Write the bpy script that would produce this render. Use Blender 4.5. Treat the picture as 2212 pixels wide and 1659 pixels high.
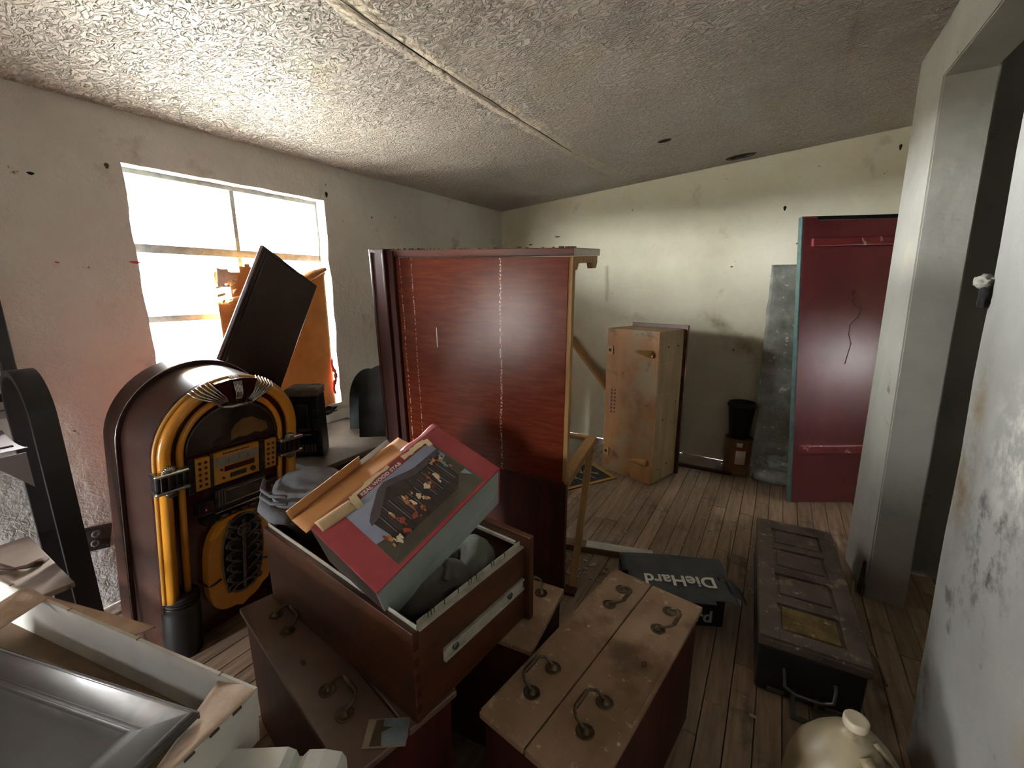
import bpy, bmesh, math, random
from mathutils import Vector, Matrix, Euler, noise as mnoise

random.seed(7)
for o in list(bpy.data.objects):
    bpy.data.objects.remove(o, do_unlink=True)
scene = bpy.context.scene
COL = scene.collection
R = math.radians

# ------------------------------------------------------------------ camera
cam_d = bpy.data.cameras.new('camera')
cam_d.sensor_fit = 'HORIZONTAL'
cam_d.sensor_width = 36.0
cam_d.lens = 36.0 * 940.0 / 2212.0
cam_d.clip_start = 0.01
cam = bpy.data.objects.new('camera', cam_d)
cam.location = (0, 0, 1.5)
cam.rotation_euler = (R(90 - 12.57), 0, R(31.36))
COL.objects.link(cam)
scene.camera = cam

# ------------------------------------------------------------------ world, sun, exposure
SKY = 72.0
SUN = 85.0
world = bpy.data.worlds.new('overcast_sky')
scene.world = world
world.use_nodes = True
bg = world.node_tree.nodes['Background']
bg.inputs[0].default_value = (0.94, 0.97, 1.0, 1)
bg.inputs[1].default_value = SKY
sun_d = bpy.data.lights.new('sun', 'SUN')
sun_d.energy = SUN
sun_d.angle = R(3)
sun_d.color = (1.0, 0.97, 0.93)
sun = bpy.data.objects.new('sun', sun_d)
sun.rotation_euler = Euler((R(-18), R(36), 0))
COL.objects.link(sun)
# daylight portals in the two real openings (they emit nothing themselves)
for nm, loc, rot, sx, sy in (('window_portal', (-2.76, 1.41, 1.37), (0, R(-90), 0), 1.36, 1.06),
                             ('rear_portal', (-2.24, -2.30, .56), (R(90), 0, 0), 0.28, 0.88)):
    pd = bpy.data.lights.new(nm, 'AREA')
    pd.shape = 'RECTANGLE'
    pd.size = sx
    pd.size_y = sy
    pd.cycles.is_portal = True
    po = bpy.data.objects.new(nm, pd)
    po.location = loc
    po.rotation_euler = rot
    COL.objects.link(po)

scene.view_settings.view_transform = 'Standard'
scene.view_settings.look = 'None'
scene.view_settings.gamma = 1.0
scene.view_settings.use_curve_mapping = False
scene.view_settings.exposure = 2.15
scene.cycles.max_bounces = 10
scene.cycles.diffuse_bounces = 7
scene.cycles.glossy_bounces = 4
scene.cycles.transparent_max_bounces = 10
scene.cycles.sample_clamp_indirect = 12.0
scene.cycles.use_denoising = True
scene.cycles.caustics_reflective = False
scene.cycles.caustics_refractive = False

# ------------------------------------------------------------------ materials
MATS = {}


def srgb(h):
    h = h.lstrip('#')
    c = [int(h[i:i + 2], 16) / 255 for i in (0, 2, 4)]
    return tuple((x / 12.92 if x <= 0.04045 else ((x + 0.055) / 1.055) ** 2.4) for x in c) + (1,)


def col(c):
    return srgb(c) if isinstance(c, str) else (tuple(c) + (1,))[:4]


def mat(name, cols, scale=6.0, stretch=(1, 1, 1), rough=0.6, metal=0.0, bump=0.0, bscale=40.0, bstretch=None,
        detail=6.0, spots=None, rough_var=0.0, coat=0.0, spec=0.5, rand=0.0, dist=0.01, distortion=0.0):
    """Principled material: noise -> colour ramp, second noise -> bump, optional worn spots."""
    m = bpy.data.materials.new(name)
    m.use_nodes = True
    nt = m.node_tree
    N, L = nt.nodes, nt.links
    p = N['Principled BSDF']
    p.inputs['Roughness'].default_value = rough
    p.inputs['Metallic'].default_value = metal
    p.inputs['Specular IOR Level'].default_value = spec
    p.inputs['Coat Weight'].default_value = coat
    p.inputs['Coat Roughness'].default_value = 0.12
    tc = N.new('ShaderNodeTexCoord')
    if isinstance(cols, str) or len(cols) == 1:
        c = cols if isinstance(cols, str) else cols[0]
        rgb = N.new('ShaderNodeRGB')
        rgb.outputs[0].default_value = col(c)
        out = rgb.outputs[0]
    else:
        mp = N.new('ShaderNodeMapping')
        mp.inputs['Scale'].default_value = stretch
        L.new(tc.outputs['Object'], mp.inputs[0])
        nz = N.new('ShaderNodeTexNoise')
        nz.inputs['Scale'].default_value = scale
        nz.inputs['Detail'].default_value = detail
        nz.inputs['Roughness'].default_value = 0.62
        nz.inputs['Distortion'].default_value = distortion
        L.new(mp.outputs[0], nz.inputs['Vector'])
        cr = N.new('ShaderNodeValToRGB')
        el = cr.color_ramp.elements
        n = len(cols)
        for i, c in enumerate(cols):
            pos = 0.3 + 0.4 * i / (n - 1)
            if i < 2:
                e = el[i]
                e.position = pos
            else:
                e = el.new(pos)
            e.color = col(c)
        L.new(nz.outputs['Fac'], cr.inputs[0])
        out = cr.outputs[0]
        if rough_var:
            mr = N.new('ShaderNodeMapRange')
            mr.inputs[3].default_value = max(0.02, rough - rough_var)
            mr.inputs[4].default_value = min(1, rough + rough_var)
            L.new(nz.outputs['Fac'], mr.inputs[0])
            L.new(mr.outputs[0], p.inputs['Roughness'])
    if spots:
        for (sc, lo, hi, colour) in spots:
            n2 = N.new('ShaderNodeTexNoise')
            n2.inputs['Scale'].default_value = sc
            n2.inputs['Detail'].default_value = 5
            n2.inputs['Roughness'].default_value = 0.6
            off = N.new('ShaderNodeMapping')
            off.inputs['Location'].default_value = (sc * 0.37, 1.3 * sc, 2.1)
            L.new(tc.outputs['Object'], off.inputs[0])
            L.new(off.outputs[0], n2.inputs['Vector'])
            r2 = N.new('ShaderNodeMapRange')
            r2.inputs[1].default_value = lo
            r2.inputs[2].default_value = hi
            L.new(n2.outputs['Fac'], r2.inputs[0])
            mx = N.new('ShaderNodeMix')
            mx.data_type = 'RGBA'
            L.new(r2.outputs[0], mx.inputs[0])
            L.new(out, mx.inputs[6])
            mx.inputs[7].default_value = col(colour)
            out = mx.outputs[2]
    if rand:
        oi = N.new('ShaderNodeObjectInfo')
        hs = N.new('ShaderNodeHueSaturation')
        mr = N.new('ShaderNodeMapRange')
        mr.inputs[3].default_value = 1 - rand
        mr.inputs[4].default_value = 1 + rand
        L.new(oi.outputs['Random'], mr.inputs[0])
        L.new(mr.outputs[0], hs.inputs['Value'])
        L.new(out, hs.inputs['Color'])
        out = hs.outputs[0]
    L.new(out, p.inputs['Base Color'])
    if bump:
        mp2 = N.new('ShaderNodeMapping')
        mp2.inputs['Scale'].default_value = bstretch or stretch
        L.new(tc.outputs['Object'], mp2.inputs[0])
        nb = N.new('ShaderNodeTexNoise')
        nb.inputs['Scale'].default_value = bscale
        nb.inputs['Detail'].default_value = 5
        L.new(mp2.outputs[0], nb.inputs['Vector'])
        bp = N.new('ShaderNodeBump')
        bp.inputs['Strength'].default_value = bump
        bp.inputs['Distance'].default_value = dist
        L.new(nb.outputs['Fac'], bp.inputs['Height'])
        L.new(bp.outputs[0], p.inputs['Normal'])
    MATS[name] = m
    return m


def finish_bump(m, chain):
    """chain: list of (height_socket, strength, distance) stacked into the normal."""
    nt = m.node_tree
    prev = None
    for h, s, dd in chain:
        b = nt.nodes.new('ShaderNodeBump')
        b.inputs['Strength'].default_value = s
        b.inputs['Distance'].default_value = dd
        nt.links.new(h, b.inputs['Height'])
        if prev:
            nt.links.new(prev, b.inputs['Normal'])
        prev = b.outputs[0]
    nt.links.new(prev, nt.nodes['Principled BSDF'].inputs['Normal'])


def wall_mat(name, cols, spots, lump=0.35, fine=0.25):
    m = mat(name, cols, scale=1.6, rough=0.85, spots=spots, spec=0.25)
    nt = m.node_tree
    tc = nt.nodes.new('ShaderNodeTexCoord')
    a = nt.nodes.new('ShaderNodeTexNoise')
    a.inputs['Scale'].default_value = 9
    a.inputs['Detail'].default_value = 4
    b = nt.nodes.new('ShaderNodeTexNoise')
    b.inputs['Scale'].default_value = 60
    b.inputs['Detail'].default_value = 6
    b.inputs['Distortion'].default_value = 1.0
    for n in (a, b):
        nt.links.new(tc.outputs['Object'], n.inputs['Vector'])
    finish_bump(m, [(a.outputs['Fac'], lump, 0.03), (b.outputs['Fac'], fine, 0.008)])
    return m


M = {}
M['wall'] = wall_mat('plaster_wall', ['#cac6c0', '#d6d2cc', '#dedad5'],
                     [(2.3, .60, .72, '#9d8d7c'), (14, .69, .74, '#7d6e5e'), (6, .63, .70, '#d6ccbf')], .45, .45)
M['wall_back'] = wall_mat('plaster_wall_back', ['#c0b8a1', '#cec7b0', '#d6d0bb'],
                          [(2.0, .62, .74, '#968c72'), (17, .70, .745, '#75694f'), (5, .64, .72, '#cfcab6')], .22, .15)
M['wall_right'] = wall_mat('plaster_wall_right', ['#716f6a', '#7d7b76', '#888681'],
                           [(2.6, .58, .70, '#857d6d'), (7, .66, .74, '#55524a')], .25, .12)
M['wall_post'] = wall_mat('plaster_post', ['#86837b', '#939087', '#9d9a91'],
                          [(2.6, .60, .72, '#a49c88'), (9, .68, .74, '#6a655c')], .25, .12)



def smudge(m, centre, radii, colour, sc, lo, hi):
    """a dirty scuff with its own place and shape on a wall (y,z plane)"""
    nt = m.node_tree
    p = nt.nodes['Principled BSDF']
    src = p.inputs['Base Color'].links[0].from_socket
    tc = nt.nodes.new('ShaderNodeTexCoord')
    mp = nt.nodes.new('ShaderNodeMapping')
    mp.inputs['Location'].default_value = (0, -centre[0] / radii[0], -centre[1] / radii[1])
    mp.inputs['Scale'].default_value = (0, 1 / radii[0], 1 / radii[1])
    nt.links.new(tc.outputs['Object'], mp.inputs[0])
    ln = nt.nodes.new('ShaderNodeVectorMath')
    ln.operation = 'LENGTH'
    nt.links.new(mp.outputs[0], ln.inputs[0])
    fall = nt.nodes.new('ShaderNodeMapRange')
    fall.inputs[1].default_value = 1.0
    fall.inputs[2].default_value = .3
    nt.links.new(ln.outputs['Value'], fall.inputs[0])
    nz = nt.nodes.new('ShaderNodeTexNoise')
    nz.inputs['Scale'].default_value = sc
    nz.inputs['Detail'].default_value = 7
    nz.inputs['Roughness'].default_value = .7
    nt.links.new(tc.outputs['Object'], nz.inputs['Vector'])
    th = nt.nodes.new('ShaderNodeMapRange')
    th.inputs[1].default_value = lo
    th.inputs[2].default_value = hi
    nt.links.new(nz.outputs['Fac'], th.inputs[0])
    mu = nt.nodes.new('ShaderNodeMath')
    mu.operation = 'MULTIPLY'
    nt.links.new(fall.outputs[0], mu.inputs[0])
    nt.links.new(th.outputs[0], mu.inputs[1])
    mx = nt.nodes.new('ShaderNodeMix')
    mx.data_type = 'RGBA'
    nt.links.new(mu.outputs[0], mx.inputs[0])
    nt.links.new(src, mx.inputs[6])
    mx.inputs[7].default_value = col(colour)
    nt.links.new(mx.outputs[2], p.inputs['Base Color'])


smudge(M['wall_right'], (1.39, .90), (.20, .30), '#3d3b37', 16, .49, .66)
smudge(M['wall_right'], (1.60, 1.02), (.09, .40), '#5f4f38', 9, .40, .62)
smudge(M['wall_right'], (1.30, 1.15), (.22, .22), '#a9a79e', 12, .45, .60)
smudge(M['wall_right'], (1.62, .25), (.10, .28), '#4a3c2a', 7, .38, .6)

# ceiling: knock-down plaster texture
m = mat('plaster_ceiling', ['#ada198', '#baafa6', '#c2b9b1'], scale=1.1, rough=0.55, spec=0.45,
        spots=[(1.4, .60, .74, '#bdb08c')])
nt = m.node_tree
tc = nt.nodes.new('ShaderNodeTexCoord')
mp = nt.nodes.new('ShaderNodeMapping')
mp.inputs['Scale'].default_value = (.6, 1, 1)
nt.links.new(tc.outputs['Object'], mp.inputs[0])
nd = nt.nodes.new('ShaderNodeTexNoise')
nd.inputs['Scale'].default_value = 32
nd.inputs['Detail'].default_value = 3
nd.inputs['Distortion'].default_value = 2.6
nt.links.new(mp.outputs[0], nd.inputs['Vector'])
rr = nt.nodes.new('ShaderNodeValToRGB')
rr.color_ramp.elements[0].position = 0.43
rr.color_ramp.elements[1].position = 0.57
nt.links.new(nd.outputs['Fac'], rr.inputs[0])
nl = nt.nodes.new('ShaderNodeTexNoise')
nl.inputs['Scale'].default_value = 1.3
nt.links.new(tc.outputs['Object'], nl.inputs['Vector'])
lm = nt.nodes.new('ShaderNodeMapRange')
lm.inputs[1].default_value = .28
lm.inputs[2].default_value = .48
lm.inputs[3].default_value = .35
nt.links.new(nl.outputs['Fac'], lm.inputs[0])
mu = nt.nodes.new('ShaderNodeMath')
mu.operation = 'MULTIPLY'
nt.links.new(rr.outputs[0], mu.inputs[0])
nt.links.new(lm.outputs[0], mu.inputs[1])
finish_bump(m, [(nl.outputs['Fac'], .2, .05), (mu.outputs[0], 1.0, .055)])
M['ceiling'] = m

M['joint'] = mat('joint_compound', ['#a99e94', '#b9ae9f', '#c6bba6'], scale=7, rough=.8, bump=.8, bscale=34, dist=.03,
                 spots=[(5, .58, .66, '#b9ad9f')])
M['plank'] = mat('floor_plank', ['#705946', '#8d755f', '#a28b72'], scale=7, stretch=(6, .5, 1), rough=.6, bump=.25,
                 bscale=30, bstretch=(5, .4, 1), rand=.22, spots=[(11, .62, .72, '#9a8976'), (4, .60, .72, '#4a3a2f')])
M['subfloor'] = mat('subfloor', ['#1d1612', '#2a201a'], rough=.9)
M['cherry'] = mat('cherry_veneer', ['#33120b', '#54200f', '#6e3019'], scale=5, stretch=(.7, 3, 9), rough=.3, bump=.05,
                  bscale=60, bstretch=(1, 3, 14), coat=.15, distortion=.6)
M['cherry_dark'] = mat('cherry_dark', ['#2a0e09', '#3c160e', '#4b1d12'], scale=5, stretch=(6, 6, .8), rough=.48, spec=.3, bump=.05,
                       bscale=50)
M['light_wood'] = mat('pale_frame_wood', ['#7d5630', '#98703f', '#a67c48'], scale=6, stretch=(7, 7, .8), rough=.6, bump=.1)
M['walnut'] = mat('drawer_walnut', ['#371b0e', '#4d2a16', '#61371d'], scale=3, stretch=(1.2, 1.2, 4), rough=.42, bump=.06,
                  bscale=40, spots=[(5, .60, .72, '#2b150b')])
M['front_dusty'] = mat('dusty_drawer_front', ['#735a41', '#886d53', '#998066'], scale=5, rough=.6, bump=.14, bscale=90,
                       spots=[(16, .62, .68, '#ab957b'), (60, .66, .70, '#c2b196'), (5, .56, .70, '#5e4631')])
M['front_smooth'] = mat('brown_drawer_front', ['#543f34', '#634d40', '#6d5749'], scale=3, rough=.4, bump=.03, bscale=90)
M['brass'] = mat('aged_brass', ['#3d3327', '#574a39', '#6e604c'], scale=30, rough=.38, metal=.8, bump=.05, bscale=80)
M['box_wood'] = mat('pine_box_wood', ['#6e4720', '#86592b', '#966a38'], scale=2.5, stretch=(2, 2, 1), rough=.62, bump=.06,
                    spots=[(3.0, .50, .64, '#7f6a49'), (6, .62, .72, '#4c3418')])
M['box_side'] = mat('pine_box_side', ['#5d4a2b', '#6e5936', '#7b6541'], scale=3, stretch=(6, 6, .6), rough=.65, bump=.06)
M['white_metal'] = mat('dull_zinc', ['#9d988a', '#b9b3a4', '#c9c4b6'], scale=20, rough=.45, metal=.35, bump=.03)
M['black_metal'] = mat('black_painted_steel', ['#131214', '#1b1a1c', '#232123'], scale=10, rough=.42, bump=.03)
M['strap_dust'] = mat('dusty_steel', ['#7f767a', '#8f868a'], scale=10, rough=.5)
M['grey_plate'] = mat('grey_painted_steel', ['#8b8285', '#9a9193', '#a39b9b'], scale=8, rough=.5, bump=.04)
M['shelf_board'] = mat('dirty_white_board', ['#857870', '#98897f', '#a4958a'], scale=5, rough=.6, bump=.08,
                       spots=[(10, .66, .73, '#4a382c')])
M['chain'] = mat('rusty_brown', ['#2e1e15', '#4a3021', '#5f432f'], scale=40, rough=.8, bump=.3, bscale=60)
M['white_card'] = mat('white_carton', ['#bdb8ae', '#cfcbc2', '#d6d3cb'], scale=5, rough=.7, bump=.06,
                      spots=[(12, .66, .73, '#a38f76')])
M['carton_in'] = mat('carton_inside', ['#6e5a45', '#806a52', '#8a7359'], scale=5, rough=.8, bump=.05)
M['carton_torn'] = mat('torn_carton', ['#b39a82', '#c7b09a', '#d2bfaa'], scale=18, rough=.85, bump=.3, bscale=60)
M['cardboard'] = mat('cardboard', ['#a06a38', '#b37a45', '#bb8450'], scale=4, rough=.75, bump=.04)
M['cardboard_pale'] = mat('cardboard_pale', ['#bfa178', '#cdb28a'], scale=20, rough=.85, bump=.2, bscale=80)
M['grey_gloss'] = mat('grey_lacquer', ['#423f3d', '#4d4a49', '#575452'], scale=3, rough=.36, bump=.02, coat=.12,
                      spots=[(3, .58, .64, '#6b5f55'), (14, .72, .75, '#3d3835')])
M['foam'] = mat('white_foam', ['#b9bcb6', '#c9ccc6', '#d4d6d1'], scale=9, rough=.4, bump=.05,
                spots=[(9, .62, .70, '#90958c')])
M['juke_brown'] = mat('jukebox_veneer', ['#2f1913', '#3a211a', '#442a22'], scale=4, stretch=(1, 1, 3), rough=.33, coat=.1)
M['juke_maroon'] = mat('jukebox_maroon', ['#2c0707', '#3a0b0a'], scale=6, rough=.22, coat=.3)
M['amber'] = mat('amber_plastic', ['#c07d1e', '#cf8d2a', '#d99936'], scale=6, rough=.28, coat=.3)
M['amber_rib'] = mat('amber_plastic_dull', ['#b9822f', '#c99240'], scale=8, rough=.4)
M['chrome'] = mat('worn_chrome', ['#8f8d8a', '#b8b6b2', '#cfcdc9'], scale=25, rough=.16, metal=1.0)
M['dark_chrome'] = mat('dark_chrome', ['#3d3a38', '#55514e', '#6a6562'], scale=20, rough=.3, metal=.85)
M['black_plastic'] = mat('black_plastic', ['#0a0a0b', '#121213'], scale=10, rough=.4)
M['dusty_black'] = mat('dusty_black_plastic', ['#3f372e', '#544a3e', '#61564a'], scale=14, rough=.8)
M['glass_dark'] = mat('smoky_dome_glass', ['#241d18', '#37302a', '#4b443d'], scale=4, rough=.18, coat=.5, distortion=1.5)
M['dome_art'] = mat('dome_picture', ['#4e3a1f', '#6b5029', '#7d6033'], scale=8, rough=.5)
M['button_red'] = mat('red_button', '#3a0d08', rough=.3)
M['silver'] = mat('brushed_silver', ['#8a867f', '#9c9891'], scale=30, rough=.4, metal=.3)
M['filigree'] = mat('dark_bronze', ['#4a4138', '#5f5549', '#73685a'], scale=20, rough=.35, metal=.5)
M['grille_black'] = mat('grille_cloth', '#0d0a08', rough=.8)
M['denim'] = mat('grey_denim', ['#55565a', '#636469', '#6e6f73'], scale=14, rough=.9, bump=.35, bscale=220, dist=.003)
M['coat'] = mat('dark_coat_cloth', ['#45403c', '#574f49', '#665e56'], scale=9, rough=.9, bump=.3, bscale=160, dist=.003)
M['olive'] = mat('olive_cloth', ['#4b4d44', '#5c5e53', '#6a6c60'], scale=9, rough=.9, bump=.3, bscale=160, dist=.003)
M['box_red'] = mat('printed_red', ['#8c3236', '#9c3e42', '#a74c4d'], scale=5, rough=.45, spots=[(260, .68, .72, '#d98f83')])
M['box_sky'] = mat('printed_sky', ['#757b93', '#8a90a6', '#9fa6b6'], scale=3, rough=.4)
M['box_dark'] = mat('printed_brown', ['#241d1a', '#352c27', '#463b34'], scale=12, stretch=(6, 1, 1), rough=.45)
M['box_ground'] = mat('printed_ground', ['#3d382e', '#4f493c', '#5a5547'], scale=10, rough=.45)
M['box_roof'] = mat('printed_roof', ['#423a40', '#51474c', '#5d5358'], scale=30, rough=.45)
M['box_green'] = mat('printed_green', '#4a5c47', rough=.45)
M['box_side_grey'] = mat('printed_side', ['#858d88', '#97a09b', '#a2aaa4'], scale=4, rough=.45, spots=[(5, .62, .72, '#7c7a69')])
M['box_skin'] = mat('printed_tan', ['#a8663c', '#c58a58'], scale=40, rough=.45)
M['box_cream'] = mat('printed_cream', ['#c9b08c', '#d8c7a8'], scale=40, rough=.45)
M['box_rust'] = mat('printed_rust', ['#8a3324', '#a54a34'], scale=40, rough=.45)
M['box_teal'] = mat('printed_teal', '#6f8f85', rough=.45)
M['tape'] = mat('torn_paper_edge', ['#cdb98f', '#e0cfa8'], scale=30, rough=.8, bump=.2)
M['print_white'] = mat('white_print', '#d9d6cf', rough=.6)
M['print_grey'] = mat('faded_print', '#a8a59c', rough=.7)
M['diehard_flap'] = mat('faded_black_card', ['#3d4044', '#4b4e52', '#585b5e'], scale=7, rough=.6, bump=.06)
M['diehard_box'] = mat('black_card', ['#08080a', '#0e0e10'], scale=7, rough=.6)
M['door_red'] = mat('red_door_paint', ['#582326', '#652a2d', '#6f3234'], scale=3, rough=.36, bump=.04, bscale=20,
                    spots=[(8, .70, .76, '#3d0f11')])
M['door_red_trim'] = mat('red_cleat_paint', ['#6c2428', '#7c2d31'], scale=6, rough=.35, spots=[(22, .62, .68, '#b08a80')])
M['teal'] = mat('teal_edge_paint', ['#3f5450', '#4f6660', '#5b726c'], scale=14, rough=.7, bump=.1)
M['sheet_grey'] = mat('mottled_grey_sheet', ['#5d5d50', '#74746a', '#8d8d80'], scale=9, rough=.6, bump=.7, bscale=22,
                      spots=[(26, .62, .68, '#b9b7a6'), (30, .70, .74, '#34352f')])
M['can_rust'] = mat('rusty_can', ['#5b3a22', '#74502f', '#85603a'], scale=8, rough=.6, metal=.2)
M['label_white'] = mat('paper_label', ['#b9ab97', '#c9bcaa'], scale=12, rough=.8)
M['label_red'] = mat('red_label_edge', '#8c2f22', rough=.7)
M['trunk_lid'] = mat('old_trunk_lid', ['#4a3e35', '#5e5146', '#6e6155'], scale=7, rough=.5, bump=.15, bscale=40,
                     spots=[(10, .60, .68, '#8d7f6b'), (34, .64, .69, '#a89a82'), (5, .55, .68, '#3a2f27')])
M['trunk_dirt'] = mat('trunk_lid_dirty', ['#4d3d24', '#6b572f', '#8a7549'], scale=12, rough=.8, bump=.4, bscale=50,
                      spots=[(24, .62, .68, '#9c8a63')])
M['trunk_body'] = mat('trunk_body', ['#0f0c0b', '#181413', '#221d1a'], scale=7, rough=.6, bump=.1)
M['steel_dull'] = mat('dull_steel', ['#5a5751', '#716d66'], scale=20, rough=.4, metal=.7)
M['jug'] = mat('stained_jug_plastic', ['#7c7058', '#93866b', '#a2957a'], scale=5, rough=.4,
               spots=[(6, .60, .68, '#6a553c'), (20, .68, .73, '#3f3324')])
M['jug_cap'] = mat('jug_cap', ['#b5a98f', '#c2b69c'], scale=20, rough=.4)
M['table_top'] = mat('dusty_table_top', ['#453b30', '#574b3e', '#62564a'], scale=7, rough=.7, bump=.1)
M['window_paint'] = mat('chipped_frame_paint', ['#5f6467', '#757a7c', '#8a8d8c'], scale=22, rough=.6, bump=.2,
                        spots=[(30, .62, .68, '#5c5f60')])
M['outlet_plate'] = mat('grimy_outlet_plate', ['#2c2b2b', '#3d3b3a', '#4b4946'], scale=16, rough=.6, bump=.1)
M['outlet_face'] = mat('outlet_socket', ['#77706a', '#8a827b'], scale=20, rough=.5)
M['rug_dark'] = mat('picture_dark', ['#1c1c1a', '#2a2a26'], scale=20, rough=.8)
M['rug_yellow'] = mat('yellow_border', ['#9a762a', '#b08a36'], scale=14, rough=.7)
M['rug_pale'] = mat('pale_motif', ['#a89a72', '#b9ab84'], scale=14, rough=.7)
M['lumber'] = mat('old_lumber', ['#4d3521', '#674a30', '#765839'], scale=6, stretch=(.8, 6, 6), rough=.75, bump=.15)
M['lumber_white'] = mat('whitewashed_lumber', ['#a8a296', '#bab4a8'], scale=8, stretch=(.8, 5, 5), rough=.75, bump=.1)
M['photo_blue'] = mat('photo_print', ['#59646a', '#76828a', '#8d979c'], scale=9, rough=.35)
M['photo_dark'] = mat('photo_print_dark', ['#3c2f22', '#56452f'], scale=14, rough=.35)
M['photo_edge'] = mat('photo_margin', '#8d8068', rough=.5)
M['leaf_dark'] = mat('dark_table_leaf', ['#22120f', '#2e1a15', '#38221b'], scale=4, rough=.32, coat=.2)
M['hole'] = mat('dark_hole', '#0a0806', rough=1.0)
M['lath'] = mat('broken_lath', ['#3c2a1b', '#58432c'], scale=30, rough=.9, bump=.4)
M['ground'] = mat('dry_grass_ground', ['#56544d', '#65635c', '#6f6d66'], scale=2, rough=.95)
M['debris'] = mat('plaster_crumbs', ['#8f8575', '#b1a695'], scale=40, rough=.9, rand=.2)
M['dirt'] = mat('dirt_crumbs', ['#4d3f2c', '#6a583d'], scale=40, rough=.95)
M['red_tape'] = mat('faded_red_paint', ['#c23a31', '#d9564a', '#e58a7d'], scale=14, rough=.6)
M['wire'] = mat('pale_wire', '#8f7d62', rough=.6)
M['bucket'] = mat('black_bucket', ['#070708', '#0d0d0e'], scale=8, rough=.5)


def glassy(name, tint, transp, rough=.05):
    m = bpy.data.materials.new(name)
    m.use_nodes = True
    nt = m.node_tree
    nt.nodes.remove(nt.nodes['Principled BSDF'])
    out = nt.nodes['Material Output']
    t = nt.nodes.new('ShaderNodeBsdfTransparent')
    t.inputs[0].default_value = col(tint)
    g = nt.nodes.new('ShaderNodeBsdfGlossy')
    g.inputs['Roughness'].default_value = rough
    mx = nt.nodes.new('ShaderNodeMixShader')
    nz = nt.nodes.new('ShaderNodeTexNoise')
    nz.inputs['Scale'].default_value = 5
    mr = nt.nodes.new('ShaderNodeMapRange')
    mr.inputs[3].default_value = max(0, 1 - transp - .04)
    mr.inputs[4].default_value = 1 - transp + .04
    nt.links.new(nz.outputs['Fac'], mr.inputs[0])
    nt.links.new(mr.outputs[0], mx.inputs[0])
    nt.links.new(t.outputs[0], mx.inputs[1])
    nt.links.new(g.outputs[0], mx.inputs[2])
    nt.links.new(mx.outputs[0], out.inputs['Surface'])
    return m


M['pane'] = glassy('window_glass', (.97, .98, .97), .93)
M['smoke'] = glassy('smoked_acrylic', (.10, .11, .09), .93, .2)
M['clear'] = glassy('clear_plastic', (.94, .95, .92), .90, .2)
M['shelf_glass'] = glassy('dusty_glass', (.55, .52, .44), .80, .3)

# cardboard that lets daylight through
m = mat('sunlit_cardboard', ['#9c6a34', '#b27d43', '#bd894e'], scale=4, rough=.8, bump=.03)
nt = m.node_tree
tr = nt.nodes.new('ShaderNodeBsdfTranslucent')
tr.inputs[0].default_value = col('#b88040')
mx = nt.nodes.new('ShaderNodeMixShader')
mx.inputs[0].default_value = .05
nt.links.new(nt.nodes['Principled BSDF'].outputs[0], mx.inputs[1])
nt.links.new(tr.outputs[0], mx.inputs[2])
nt.links.new(mx.outputs[0], nt.nodes['Material Output'].inputs['Surface'])
M['card_lit'] = m

# cherry panel with pale drip lines (stains with a shape of their own)
m = mat('cherry_panel', ['#541f10', '#622716', '#70321c'], scale=5, stretch=(1.5, 2, 12), rough=.24, bump=.03, bscale=60,
        bstretch=(1, 2, 16), coat=0, distortion=.6, spec=.25)
nt = m.node_tree
tc = nt.nodes.new('ShaderNodeTexCoord')
sx = nt.nodes.new('ShaderNodeSeparateXYZ')
nt.links.new(tc.outputs['Object'], sx.inputs[0])
wob = nt.nodes.new('ShaderNodeTexNoise')
wob.inputs['Scale'].default_value = 3
nt.links.new(tc.outputs['Object'], wob.inputs['Vector'])
spk = nt.nodes.new('ShaderNodeTexNoise')
spk.inputs['Scale'].default_value = 120
spk.inputs['Detail'].default_value = 3
nt.links.new(tc.outputs['Object'], spk.inputs['Vector'])
spr = nt.nodes.new('ShaderNodeMapRange')
spr.inputs[1].default_value = .50
spr.inputs[2].default_value = .56
nt.links.new(spk.outputs['Fac'], spr.inputs[0])


def math_node(op, a, b):
    n = nt.nodes.new('ShaderNodeMath')
    n.operation = op
    for i, v in enumerate((a, b)):
        if isinstance(v, (int, float)):
            n.inputs[i].default_value = v
        else:
            nt.links.new(v, n.inputs[i])
    return n.outputs[0]


xs = math_node('ADD', sx.outputs[0], math_node('MULTIPLY', math_node('SUBTRACT', wob.outputs['Fac'], .5), .03))
mask = None
for x0, w in ((.555, .0045), (.095, .0022), (.03, .0025)):
    dd = math_node('ABSOLUTE', math_node('SUBTRACT', xs, x0), 0)
    k = math_node('LESS_THAN', dd, w)
    mask = k if mask is None else math_node('MAXIMUM', mask, k)
mask = math_node('MULTIPLY', mask, spr.outputs[0])
p = nt.nodes['Principled BSDF']
src = p.inputs['Base Color'].links[0].from_socket
mxx = nt.nodes.new('ShaderNodeMix')
mxx.data_type = 'RGBA'
nt.links.new(mask, mxx.inputs[0])
nt.links.new(src, mxx.inputs[6])
mxx.inputs[7].default_value = col('#c9a892')
nt.links.new(mxx.outputs[2], p.inputs['Base Color'])
M['panel'] = m


# ------------------------------------------------------------------ mesh helpers
def link(name, me, material, parent=None, loc=None, rot=None, smooth=False):
    ob = bpy.data.objects.new(name, me)
    COL.objects.link(ob)
    if material is not None:
        if isinstance(material, (list, tuple)):
            for q in material:
                me.materials.append(M[q] if isinstance(q, str) else q)
        elif not me.materials:
            me.materials.append(M[material] if isinstance(material, str) else material)
    if parent is not None:
        ob.parent = parent
    if loc is not None:
        ob.location = loc
    if rot is not None:
        ob.rotation_euler = rot
    if smooth:
        for f in me.polygons:
            f.use_smooth = True
    return ob


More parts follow.
